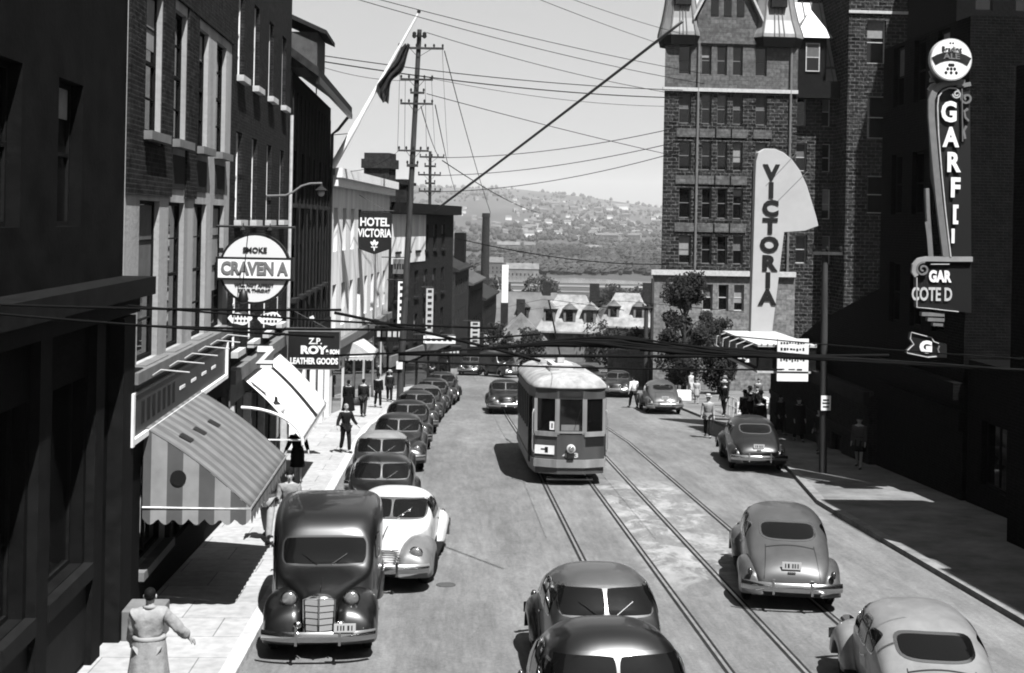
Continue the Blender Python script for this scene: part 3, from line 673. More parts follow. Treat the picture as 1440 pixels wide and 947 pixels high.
def body_mb(tab, ny=64, nh=15, z0=.36):
    y0, y1 = tab[0][0], tab[-1][0]; rings = []
    for i in range(ny+1):
        t = i/ny; y = y0+(y1-y0)*(.5-.5*math.cos(math.pi*t))*.35+(y1-y0)*t*.65
        zt, zb_, wb, ex = curve(tab, y); pts = []
        half = [(wb*.93, z0), (wb*.985, z0+(zb_-z0)*.35), (wb, z0+(zb_-z0)*.7)]
        for k in range(nh+1):
            q = math.pi/2*k/nh
            half.append((wb*math.cos(q)**(2/ex) if k < nh else 0, zb_+(zt-zb_)*math.sin(q)**(2/ex)))
        ring = [(-x, y, z) for x, z in half] + [(x, y, z) for x, z in reversed(half[:-1])]
        rings.append(ring)
    mb = MB(); mb.loft(rings); return mb
def bvh_of(mb): return BVHTree.FromPolygons([Vector(v) for v in mb.v], mb.f)
def rr(x0, x1, z0, z1, nx, nz, r=.35, bow=0):
    """grid of points of a rounded rectangle"""
    g = []
    for j in range(nz+1):
        v = j/nz*2-1; row = []
        for i in range(nx+1):
            u = i/nx*2-1; k = 1-r*.5*(abs(v)**4)*0; ux = u*math.sqrt(max(0, 1-r*v**4)); vz = v*math.sqrt(max(0, 1-r*u**4))
            row.append(((x0+x1)/2+ux*(x1-x0)/2, (z0+z1)/2+vz*(z1-z0)/2+bow*(1-u*u)))
        g.append(row)
    return g
def patch(bv, grid, axis, side, off):
    """projects a grid onto the body: axis 'y' casts along y, 'x' along x; side = +1/-1 where the ray starts"""
    mb = MB(); idx = {}
    for j, row in enumerate(grid):
        for i, (a, z) in enumerate(row):
            o, d = (Vector((a, side*6, z)), Vector((0, -side, 0))) if axis == 'y' else (Vector((side*6, a, z)), Vector((-side, 0, 0)))
            hit = bv.ray_cast(o, d)
            if hit[0] is None: continue
            nn = hit[1]; nn = nn if nn.dot(d) < 0 else -nn
            idx[(i, j)] = len(mb.v); mb.v.append(tuple(hit[0]+nn*off))
    for j in range(len(grid)-1):
        for i in range(len(grid[0])-1):
            q = [(i, j), (i+1, j), (i+1, j+1), (i, j+1)]
            if all(k in idx for k in q): mb.f.append(tuple(idx[k] for k in q))
    return mb
def fender_mb(tab, yw, side, arch=.42, zl=.30, ny=34, nk=10):
    y0, y1 = tab[0][0], tab[-1][0]; rings = []
    for i in range(ny+1):
        t = i/ny; y = y0+(y1-y0)*(.5-.5*math.cos(math.pi*t)); zt, xi, xo = curve(tab, y)
        low = zl+max(0, arch**2-(y-yw)**2)**.5*.78 if arch else zl
        low = min(low, zt-.03); e = min(1, (y-y0)/.12, (y1-y)/.12); e = max(.02, e)**.5
        xo2 = xi+(xo-xi)*e; zt2 = low+(zt-low)*e; row = []
        for k in range(nk+1):
            q = math.pi/2*k/nk; row.append((side*(xi+(xo2-xi)*math.sin(q)**.75), y, low+(zt2-low)*math.cos(q)**.75))
        row.append((side*(xi+(xo2-xi)*.93), y, low-.0)); row.append((side*xi, y, low+.02))
        rings.append(row)
    mb = MB(); mb.loft(rings); return mb
def wheel(parent, x, y, mats, r=.35, steer=0, white=False):
    s = 1 if x > 0 else -1
    mb = MB(); mb.lathe([(.2, -.08), (r-.05, -.085), (r, -.05), (r, .05), (r-.05, .085), (.2, .08)], 20, axis='x')
    t = mb.build('wheel', M['rubber'], parent, (x, y, r), smooth=True); t.rotation_euler.z = steer
    mb = MB(); mb.lathe([(.21, -.03*s), (.2, .06*s), (.13, .075*s), (.11, .1*s), (.03, .12*s)], 16, axis='x'); mb.build('hubcap', mats, t, smooth=True)
    return t
def make_car(name, label, kind, loc, yaw, paint, roofpaint=None, cat='car', group=None, steer=0, sc=1.0, detail=True, windows='carglass', two_pane=True, plate='rear', fender=None, ffender=None):
    """car whose nose points along local +y"""
    root = empty(name, loc, yaw, label, cat, group); root.scale = (sc*1.05, sc, sc)
    root.rotation_mode = 'XYZ'
    slope = -.05 if loc[1] < 50 else -.0775
    root.rotation_euler.x = math.atan(slope)*math.cos(yaw)
    tab = {'sedan': SEDAN, 'coupe': COUPE, 'van': VAN}[kind]; van = kind == 'van'
    mb = body_mb(tab); bv = bvh_of(mb); body = mb.build('body', paint, root, smooth='all')
    zc = 2.12 if van else (1.68 if kind == 'sedan' else 1.63)
    fp = fender or paint
    if roofpaint:
        r2 = patch(bv, [[(x, 0) for x in []]], 'y', 1, 0) if False else MB()
        g = []; n1, n2 = 26, 20; idx = {}
        for j in range(n1+1):
            for i in range(n2+1):
                u = i/n2*2-1; v = j/n1*2-1
                px_, py_ = u*.66*math.sqrt(1-.25*v**4), -.32+v*.86*math.sqrt(1-.2*u**4)
                h = bv.ray_cast(Vector((px_, py_, 5)), Vector((0, 0, -1)))
                idx[i, j] = len(r2.v); r2.v.append(tuple(h[0]+h[1]*.004*(1 if h[1].z > 0 else -1)))
        for j in range(n1):
            for i in range(n2): r2.f.append((idx[i, j], idx[i+1, j], idx[i+1, j+1], idx[i, j+1]))
        r2.build('roof_panel', roofpaint, root, smooth='all')
    gl = M[windows]
    wz0, wz1 = (1.29, 1.72) if van else ((1.17, 1.5) if kind == 'sedan' else (1.15, 1.46))
    # windscreen: chrome surround below the glass, divided
    hw = .7 if van else .645
    patch(bv, rr(-hw-.035, hw+.035, wz0-.035, wz1+.035, 24, 10, .2), 'y', 1, .005).build('windscreen_trim', M['chrome'] if not van else M['black'], root, smooth='all')
    if van or not two_pane: panes = [(-hw, hw)]
    else: panes = [(-hw, -.018), (.018, hw)]
    for a, b2 in panes: patch(bv, rr(a, b2, wz0, wz1, 16, 10, .14), 'y', 1, .012).build('windscreen', gl, root, smooth='all')
    # rear window
    if not van:
        rz0, rz1 = (1.22, 1.46) if kind == 'sedan' else (1.2, 1.42)
        patch(bv, rr(-.52, .52, rz0-.03, rz1+.03, 24, 10, .3), 'y', -1, .006).build('rear_window_trim', M['chrome'], root, smooth='all')
        patch(bv, rr(-.48, .48, rz0, rz1, 24, 10, .3), 'y', -1, .012).build('rear_window', gl, root, smooth='all')
    else:
        for a, b2 in ((-.6, -.08), (.08, .6)): patch(bv, rr(a, b2, 1.35, 1.75, 6, 5, .3), 'y', -1, .01).build('rear_window', gl, root, smooth='all')
    if not van:
        for s in (-1, 1): patch(bv, [[(s*(.5-.06*q/8), z), (s*(.5-.06*q/8)+.014, z)] for q, z in enumerate([.6+.065*k for k in range(9)])], 'y', -1, .003).build('boot_gap', M['black'], root)
        patch(bv, [[(x, 1.125-.05*(x/.45)**2), (x, 1.139-.05*(x/.45)**2)] for x in [-.44+.088*k for k in range(11)]], 'y', -1, .003).build('boot_gap', M['black'], root)
        h = bv.ray_cast(Vector((0, -6, .74)), Vector((0, 1, 0)))[0]
        if h: mbh = MB(); mbh.box(-.07, .07, h.y-.04, h.y+.02, .72, .75); mbh.build('boot_handle', M['chrome'], root, bevel=.008)
    # side windows and doors
    sw = [(-.12, .34, 1.3, 1.72)] if van else ([(-1.05, -.62, 1.1, 1.38), (-.56, -.02, 1.08, 1.45), (.04, .5, 1.08, 1.42)] if kind == 'sedan' else [(-.75, -.32, 1.1, 1.36), (-.26, .46, 1.08, 1.42)])
    for s in (-1, 1):
        for a, b2, c, d in sw:
            patch(bv, rr(a-.025, b2+.025, c-.025, d+.025, 12, 8, .3), 'x', s, .005).build('window_trim', M['chrome'] if not van else M['black'], root, smooth='all')
            patch(bv, rr(a, b2, c, d, 12, 8, .3), 'x', s, .011).build('side_window', gl, root, smooth='all')
        for yy in ([.55] if van else ([-.6, .58] if kind == 'coupe' else [-.59, .01, .6])):        # door shut lines
            patch(bv, [[(yy, z), (yy+.014, z)] for z in [.45+.07*q for q in range(8 if not van else 13)]], 'x', s, .003).build('door_gap', M['black'], root)
        h = bv.ray_cast(Vector((s*6, -.45, .92)), Vector((-s, 0, 0)))[0]
        if h: mbh = MB(); mbh.tube([(h.x, -.48, .93), (h.x+s*.035, -.46, .93), (h.x+s*.035, -.36, .93)], .012, 6); mbh.build('door_handle', M['chrome'], root, smooth=True)
    # fenders, running boards, wheels
    yf, yr = (1.42, -1.5)
    ft = [(.62,.36,.70,.80), (.8,.62,.66,.88), (1.1,.86,.58,.92), (1.45,.93,.5,.93), (1.85,.90,.42,.93), (2.15,.82,.36,.92), (2.33,.68,.34,.86), (2.45,.5,.34,.76)]
    rt = [(-2.42,.48,.5,.78), (-2.28,.68,.6,.88), (-1.95,.84,.66,.92), (-1.5,.88,.7,.93), (-1.15,.78,.72,.92), (-.9,.58,.74,.88), (-.72,.38,.76,.84)]
    if van:
        ft = [(.45,.38,.70,.84), (.7,.72,.66,.9), (1.0,.94,.56,.93), (1.4,1.0,.44,.94), (1.8,.96,.34,.93), (2.1,.84,.3,.9), (2.25,.66,.3,.84), (2.33,.48,.3,.74)]
        rt = [(-2.4,.4,.8,.9), (-2.2,.72,.82,.98), (-1.9,.92,.84,1.02), (-1.5,.98,.84,1.03), (-1.1,.88,.84,1.02), (-.8,.6,.84,.96), (-.65,.4,.84,.9)]
    for s in (-1, 1):
        fender_mb(ft, yf, s).build('front_fender', ffender or fp, root, smooth='all'); fender_mb(rt, yr, s).build('rear_fender', fp, root, smooth='all')
        b3 = MB(); b3.box(min(s*.72, s*.9), max(s*.72, s*.9), -.78, .7, .33, .38); b3.build('running_board', M['rubber'], root, bevel=.01)
        wheel(root, s*.76, yf, M['chrome'], steer=steer); wheel(root, s*.76, yr, M['chrome'])
    b3 = MB(); b3.box(-.68, .68, -2.1, 2.0, .22, .37); b3.build('chassis', M['black'], root)
    # bumpers with over-riders
    for s, yy, zz in ((1, 2.62, .5), (-1, -2.62, .5)):
        pts = [(x, s*(abs(yy)-.22*(abs(x)/.9)**3), zz) for x in [-.9+.15*i for i in range(13)]]
        mbp = MB(); rings = [[(p_[0], p_[1]+s*dy, p_[2]+dz) for dy, dz in ((0, -.085), (.03, -.05), (.04, 0), (.03, .05), (0, .085), (-.02, 0))] for p_ in pts]
        mbp.loft(rings); bmp = mbp.build('bumper', M['chrome'], root, smooth=True)
        mbg = MB()
        for gx in (-.34, .34): mbg.loft([[(gx+dx, s*(abs(yy)-.02)+s*dy, z) for dx, dy in ((-.025, 0), (-.02, .06), (.02, .06), (.025, 0))] for z in (zz-.13, zz+.15)]); mbg.box(gx-.02, gx+.02, min(s*(abs(yy)-.4), s*abs(yy)), max(s*(abs(yy)-.4), s*abs(yy)), zz-.04, zz-.01)
        mbg.build('bumper_guard', M['chrome'], bmp)
    # lamps
    for s in (-1, 1):
        if van:
            c = (s*.5, 1.98, .98); mbl = MB(); mbl.lathe([(.03, -.24), (.1, -.16), (.135, -.04), (.14, .0), (.125, .02)], 18, Matrix.Translation(c), axis='y'); hl = mbl.build('headlight', fp, root, smooth=True)
            mbl = MB(); mbl.ball((c[0], c[1]+.01, c[2]), .118, .05, .118, 16, 8); mbl.build('lens', M['lamp'], hl, smooth='all')
            mbl = MB(); mbl.ball((s*.34, 2.3, .62), .07, .06, .07); mbl.build('fog_light', M['chrome'], root, smooth='all')
        else:
            c = (s*.63, 2.2, .735); mbl = MB(); mbl.lathe([(.05, -.2), (.12, -.02), (.13, .03), (.115, .05)], 18, Matrix.Translation(c), axis='y'); hl = mbl.build('headlight', M['chrome'], root, smooth=True)
            mbl = MB(); mbl.ball((c[0], c[1]+.045, c[2]), .105, .045, .105, 16, 8); mbl.build('lens', M['lamp'], hl, smooth='all')
        mbl = MB(); mbl.ball((s*(.74 if not van else .86), -2.36 if not van else -2.46, .72), .05, .06, .075); mbl.build('tail_light', M['taillens'], root, smooth='all')
    # grille
    if van:
        gmb = MB()
        for k in range(6):
            z = .42+k*.105
            gmb.loft([[(-.2-k*.006, 2.27, z), (0, 2.36, z), (.2+k*.006, 2.27, z), (.2+k*.006, 2.19, z), (0, 2.19, z), (-.2-k*.006, 2.19, z)], [(-.2-k*.006, 2.265, z+.085), (0, 2.355, z+.085), (.2+k*.006, 2.265, z+.085), (.2, 2.19, z+.085), (0, 2.19, z+.085), (-.2, 2.19, z+.085)]])
        gr = gmb.build('grille', M['grille'], root)
        gmb = MB(); gmb.box(-.012, .012, 2.3, 2.385, .4, 1.16); gmb.build('centre_bar', M['chrome'], gr)
        gmb = MB(); gmb.tube([(-.235, 2.28, .4), (-.255, 2.26, 1.03), (-.12, 2.3, 1.1), (0, 2.37, 1.12), (.12, 2.3, 1.1), (.255, 2.26, 1.03), (.235, 2.28, .4)], .016, 6); gmb.build('grille_surround', M['chrome'], gr, smooth=True)
    else:
        gmb = MB()
        for k in range(9):
            z = .46+k*.042; hwg = .42-.012*k
            gmb.tube([(x, 2.47-.35*abs(x)**1.6-.012*k, z) for x in (-hwg, -hwg*.5, 0, hwg*.5, hwg)], .011, 6)
        gmb.build('grille', M['chrome'], root, smooth=True)
    gmb = MB(); zz_ = 1.2 if van else 1.02
    pts = []
    for yy in (1.3, 1.55, 1.8, 2.0, 2.15):
        zt = curve(tab, min(yy, tab[-1][0]))[0]; pts.append((0, yy, zt+.008))
    gmb.tube(pts, [.007, .01, .012, .016, .012], 6); gmb.build('hood_ornament', M['chrome'], root, smooth=True)
    for s, yy in ((1, 2.655), (-1, -2.5 if not van else -2.58)):
        if plate in ('both', 'front' if s > 0 else 'rear') or van:
            px_, pz_ = (-.42, .66) if (van and s > 0) else ((0, .66) if s > 0 else (0, .86))
            if s < 0 and not van: yy = -2.36
            mbp = MB(); mbp.box(px_-.17, px_+.17, yy-.01, yy+.01, pz_-.07, pz_+.07); pl = mbp.build('licence_plate', M['plate'], root)
            mbp = MB()
            for q in (0, .9, 2.3, 3.1, 4): mbp.box(px_-.12+q*.055, px_-.10+q*.055+.012*(q % 1), yy+(.011 if s > 0 else -.013), yy+(.013 if s > 0 else -.011), pz_-.04, pz_+.04)
            mbp.build('plate_marks', M['char'], pl)
    # interior hints: steering wheel is outside the glass, so wipers only
    for s in (-1, 1):
        h1 = bv.ray_cast(Vector((s*.12, 6, wz0+.0)), Vector((0, -1, 0)))[0]; h2 = bv.ray_cast(Vector((s*.38, 6, wz0+.17)), Vector((0, -1, 0)))[0]
        if h1 and h2: w_ = MB(); w_.tube([h1+Vector((0, .03, 0)), h2+Vector((0, .03, .0))], .007, 5); w_.build('wiper', M['chrome'], root)
    return root
M['lamp'] = mat('lamp_lens', .35, .12, metal=.7); M['taillens'] = mat('tail_lens', .06, .2); M['grille'] = mat('grille_metal', .55, .35, metal=.6); M['plate'] = mat('plate_enamel', .7, .4)
def paint(v, name='car_paint', r=.28): return mat(name, v, r+.12, spec=.4, coat=.35, var=.22, scale=2.5)
Pb = paint(.012, 'black_car_paint', .22); Pd = paint(.03, 'dark_car_paint', .25); Pg = paint(.13, 'grey_car_paint', .3); Pl = paint(.36, 'pale_car_paint', .35); Pw = paint(.8, 'white_car_paint', .4); Pm = paint(.07, 'mid_car_paint', .28); Pg2 = paint(.28, 'light_grey_car_paint', .3)
def at(x, y, dz=0): return (x, y, gz(y)+dz)
T = math.pi
G1 = 'dark cars parked nose towards the camera along the left kerb'
make_car('panel_truck', 'black panel truck with tall pale grille at the left kerb, nearest the camera', 'van', at(-2.0, 22.85), T+R(2.5), Pb, cat='truck', plate='both', sc=.96)
make_car('parked_car', 'white car with grey front fenders pulling out behind the black panel truck', 'coupe', at(-.95, 27.75), T-R(5), Pw, sc=1.04, steer=R(-22), fender=Pw, ffender=Pg2, plate='none')
make_car('parked_car', 'black sedan directly behind the white car, with divided windscreen', 'sedan', at(-1.5, 33.2), T, Pb, group=G1)
make_car('parked_car', 'parked sedan with pale grey roof squeezed between two black ones', 'sedan', at(-1.75, 38.3), T, Pd, roofpaint=Pl, group=G1)
make_car('parked_car', 'wide black sedan with bright glass, behind the pale-roofed car', 'sedan', at(-1.45, 43.8), T, Pd, group=G1)
make_car('parked_car', 'black coupe with lighter roof edge, fifth in the left row after the panel truck', 'coupe', at(-1.3, 49.4), T, Pb, group=G1)
make_car('parked_car', 'dark sedan, sixth in the left row after the panel truck', 'sedan', at(-1.1, 55), T, Pd, group=G1)
make_car('parked_car', 'dark car with grey roof, seventh in the left row after the panel truck', 'coupe', at(-.85, 60.7), T-R(3), Pd, roofpaint=Pg, group=G1)
make_car('parked_car', 'black sedan, eighth in the left row, second from its far end', 'sedan', at(-.5, 66.6), T-R(4), Pb, group=G1)
make_car('parked_car', 'tall black car at the far end of the left row', 'sedan', at(-.05, 73.0), T-R(5), Pb, group=G1, sc=1.05)
make_car('oncoming_car', 'dark car with grey roof and wide divided windscreen, second from the bottom centre edge', 'sedan', at(2.5, 19.75), T+R(1), Pd, roofpaint=Pg, plate='none', sc=1.03)
oc = make_car('oncoming_car', 'high-roofed black car cut off by the bottom edge at the centre', 'sedan', at(2.0, 14.65), T+R(2), Pb, plate='none'); oc.scale = (1.1, .92, 1.31)
for c in oc.children:
    if c.name.startswith('windscreen_trim'): c.data.materials[0] = Pb
make_car('moving_car', 'pale grey sedan seen from behind in the bottom right corner', 'sedan', at(6.95, 18.3), R(-9), Pl, plate='rear', sc=.96)
make_car('moving_car', 'mid grey sedan seen from behind driving away on the right tracks', 'sedan', at(7.1, 26.3), R(-10), Pg, plate='rear')
make_car('parked_car', 'glossy black sedan seen from behind at the right kerb by the theatre marquee', 'sedan', at(10.85, 44.6), R(-6), Pb, plate='rear')
make_car('parked_car', 'grey sedan seen from behind at the right kerb beyond the man in the road', 'sedan', at(11.6, 68.0), R(-2), Pg, plate='rear')
make_car('oncoming_car', 'black car half hidden behind the left side of the tram', 'sedan', at(3.25, 66.5), T, Pb, plate='none')
make_car('parked_car', 'dark car facing the camera left of the distant grey sedan', 'coupe', at(11.3, 82), T-R(12), Pd, plate='none')
make_car('parked_car', 'long black car farthest right of the tram roof, side-on at the crossing', 'sedan', at(10.3, 92), T+R(40), Pb, plate='none')
make_car('crossing_car', 'dark car with bright grille waiting at the far crossing by the left corner', 'sedan', at(2.4, 111), T-R(6), Pb, plate='none')
make_car('crossing_truck', 'dark truck with bright grille turning at the crossing left of the tram', 'van', at(5.0, 107), T+R(24), Pb, cat='truck', plate='none')

# ---- tram
tr = empty('tram', (3.95, 38.95, gz(38.95)), 0, 'single-truck tram with pale domed roof and three front windows coming up the street', 'tram')
tr.rotation_euler.x = -.05
Mt = mat('tram_paint', .12, .4, var=.4, scale=2, streak=True); Mtl = mat('tram_light_paint', .38, .5, var=.35, scale=3, streak=True); Mtr = mat('tram_roof_canvas', .36, .7, var=.4, scale=2, bump=.2)
TL = 8.9
plan = [(-1.08, .34), (-.42, 0), (.42, 0), (1.08, .34), (1.2, 1.6), (1.2, TL-1.6), (1.08, TL-.34), (.42, TL), (-.42, TL), (-1.08, TL-.34), (-1.2, TL-1.6), (-1.2, 1.6)]
def ring(k, z, ins=0): return [(x*(1-ins), TL/2+(y-TL/2)*(1-ins*.25), z) for x, y in plan]
mb = MB(); mb.loft([ring(0, .62), ring(0, 1.56)]); mb.build('lower_body', Mt, tr)
mb = MB(); mb.loft([ring(0, 2.64), ring(0, 2.95)]); mb.build('letterboard', Mt, tr)
mb = MB(); mb.loft([ring(0, 1.56, .03), ring(0, 2.64, .03)]); mb.build('window_band', M['glass'], tr)
# posts between windows
mb = MB(); pts = []
def lerp2(a, b2, t): return (a[0]+(b2[0]-a[0])*t, a[1]+(b2[1]-a[1])*t)
for a, b2, ts in (((-1.08, .34), (-.42, 0), (.03, .97)), ((-.42, 0), (.42, 0), (.02, .98)), ((.42, 0), (1.08, .34), (.03, .97))):
    for t in ts: q = lerp2(a, b2, t); mb.box(q[0]-.05, q[0]+.05, q[1]-.02, q[1]+.07, 1.56, 2.64)
mb.build('window_post', Mtl, tr)
mb = MB()
for s in (-1, 1):
    for k in range(10):
        y = .55+k*(TL-1.1)/9; x = s*(1.1+.1*min(1, max(0, (y-.34)/1.26))) if y < 1.6 else (s*(1.1+.1*min(1, max(0, (TL-.34-y)/1.26))) if y > TL-1.6 else s*1.2)
        mb.box(x-.03, x+.03, y-.06, y+.06, 1.56, 2.64)
mb.build('side_post', Mt, tr)
mb = MB()
for a, b2 in (((-1.08, .34), (-.42, 0)), ((.42, 0), (1.08, .34))):
    mb.loft([[(p_[0], p_[1]-.05, z) for z in (1.5,)] + [(p_[0], p_[1]-.05, 1.64), (p_[0], p_[1]+.03, 1.64), (p_[0], p_[1]+.03, 1.5)] for p_ in (a, b2)])
mb.box(-.42, .42, -.03, .02, 1.6, 1.66); mb.build('window_rail', Mtl, tr)
# domed roof
rings = []
for t, zz in ((-.045, 2.95), (-.05, 3.0), (.0, 3.08), (.1, 3.2), (.26, 3.3), (.5, 3.38), (.8, 3.42)):
    rings.append([(x*(1-t), (TL/2+(y-TL/2)*(1-t*.24)), zz) for x, y in plan])
pl2 = []
for r_ in rings:                                            # round the plan by subdividing its corners
    out = []
    n_ = len(r_)
    for i in range(n_):
        a = Vector(r_[i]); b2 = Vector(r_[(i+1) % n_]); c = Vector(r_[i-1])
        out += [tuple(a*.75+c*.25), tuple(a*.94+c*.03+b2*.03), tuple(a*.75+b2*.25)]
    pl2.append(out)
mb = MB(); mb.loft(pl2); rf = mb.build('roof', Mtr, tr, smooth='all')
mb = MB(); mb.box(-.35, .35, 3.2, 5.2, 3.4, 3.52); mb.box(-.12, .12, 3.7, 4.6, 3.52, 3.72); mb.build('trolley_base', M['light'], rf, bevel=.02)
mb = MB(); mb.tube([(0, 4.0, 3.75), (0, TL+.2, 5.55)], .03, 8); mb.build('trolley_pole', M['cable'], rf)
mb = MB()
for k in range(4): mb.box(-.55+.0*k, -.25, 1.6+k*.42, 1.85+k*.42, 3.33, 3.47)
for k in range(6): mb.box(-.62, -.3, 5.4+k*.42, 5.6+k*.42, 3.33, 3.46); mb.box(.3, .62, 2.2+k*.5, 2.4+k*.5, 3.33, 3.46)
mb.build('roof_vent', Mtr, rf)
mb = MB(); mb.loft([[(x*1.03, y*1.0+(-.06 if y < 1 else (.06 if y > TL-1 else 0)), z) for x, y in plan] for z in (.56, .8)]); mb.build('bumper', Mtl, tr)
mb = MB(); mb.loft([[(x*.98, y, z) for x, y in plan] for z in (.36, .558)]); mb.build('skirt', Mt, tr)
mb = MB(); mb.lathe([(.1, .0), (.14, -.06), (.14, -.14), (.11, -.17)], 18, Matrix.Translation((0, 0, 1.14)), axis='y'); hl = mb.build('headlight', M['light'], tr, smooth=True)
mb = MB(); mb.ball((0, -.165, 1.14), .1, .03, .1, 16, 6); mb.build('lens', M['lamp'], hl, smooth='all')
mb = MB(); mb.box(-.1, .1, -.14, -.0, .86, 1.0); mb.build('coupler_box', M['black'], tr)
text('4  3', .2, M['light'], tr, (0, -.012, .93), 'fleet_number', extr=.004, bold=.006, sx=1.6)
def on_facet(s, w_, z0, z1, m_, name, t0, t1, off=.02):
    a, b2 = ((-1.08, .34), (-.42, 0)) if s < 0 else ((.42, 0), (1.08, .34))
    p0 = lerp2(a, b2, t0); p1 = lerp2(a, b2, t1); nx, ny = (b2[1]-a[1]), -(b2[0]-a[0]); l_ = math.hypot(nx, ny); nx, ny = nx/l_*off, ny/l_*off
    mb = MB(); mb.loft([[(p0[0]+nx*q, p0[1]+ny*q, z), (p1[0]+nx*q, p1[1]+ny*q, z)] for z, q in ((z0, 1), (z1, 1))], closed=False, caps=False)
    return mb.build(name, m_, tr, fix=False)
pc = on_facet(-1, .5, .95, 1.22, M['white'], 'placard', .02, .9, .03)
pm = on_facet(-1, .5, 1.0, 1.17, M['black'], 'placard_mark', .48, .62, .036); on_facet(-1, .5, 1.08, 1.12, M['black'], 'placard_mark', .3, .5, .036)
on_facet(1, .5, 1.22, 1.5, M['black'], 'air_intake', .05, .95, .02)
on_facet(-1, .3, 1.7, 1.95, M['white'], 'route_card', .66, .9, .0); on_facet(-1, .3, 1.75, 1.9, M['black'], 'route_number', .74, .8, .006)
mb = MB(); mb.box(-.3, .25, -.004, .02, 1.68, 1.86); mb.build('window_notice', M['grey'], tr)
mb = MB(); mb.tube([(.1, -.03, 1.72), (.3, -.03, 2.35)], .01, 5); mb.build('wiper', M['black'], tr)
for s in (-1, 1): mb = MB(); mb.tube([(s*1.12, .3, 1.0), (s*1.16, .24, 1.1), (s*1.16, .24, 2.2), (s*1.12, .3, 2.3)], .018, 6); mb.build('grab_rail', M['steel'], tr, smooth=True)
mb = MB()
for k in range(15): mb.ball((-.42+.06*k, -.004, 1.52), .012, .008, .012, 6, 4)
for k in range(15): mb.ball((-.42+.06*k, -.004, .84), .012, .008, .012, 6, 4)
mb.build('rivet_row', Mt, tr)
mb = MB(); mb.box(-.36, .36, -.015, .06, 2.68, 2.9); db = mb.build('destination_box', M['black'], tr); mb = MB(); mb.box(-.3, .3, -.022, -.016, 2.72, 2.86); mb.build('blind', M['char'], db)
mb = MB(); mb.box(-.85, .85, 2.8, 6.1, .3, .75); mb.box(-1.0, 1.0, .8, 8.1, .62, .7); tk = mb.build('truck_frame', M['black'], tr)
for y in (3.3, 5.6):
    for s in (-1, 1): mb = MB(); mb.lathe([(.1, -.06), (.38, -.06), (.4, .06), (.1, .06)], 20, Matrix.Translation((s*.73, y, .4)), axis='x'); mb.build('wheel', M['steel'], tk)
mb = MB(); mb.tube([(-.7, .1, .18), (-.7, .7, .2), (.7, .7, .2), (.7, .1, .18), (-.7, .1, .18)], .03, 6); mb.build('lifeguard', M['char'], tr)
mb = MB()
for s in (-1, 1): mb.box(s*1.18-.03, s*1.18+.03, 1.0, 1.55, .6, 2.6)
mb.build('door', M['char'], tr)

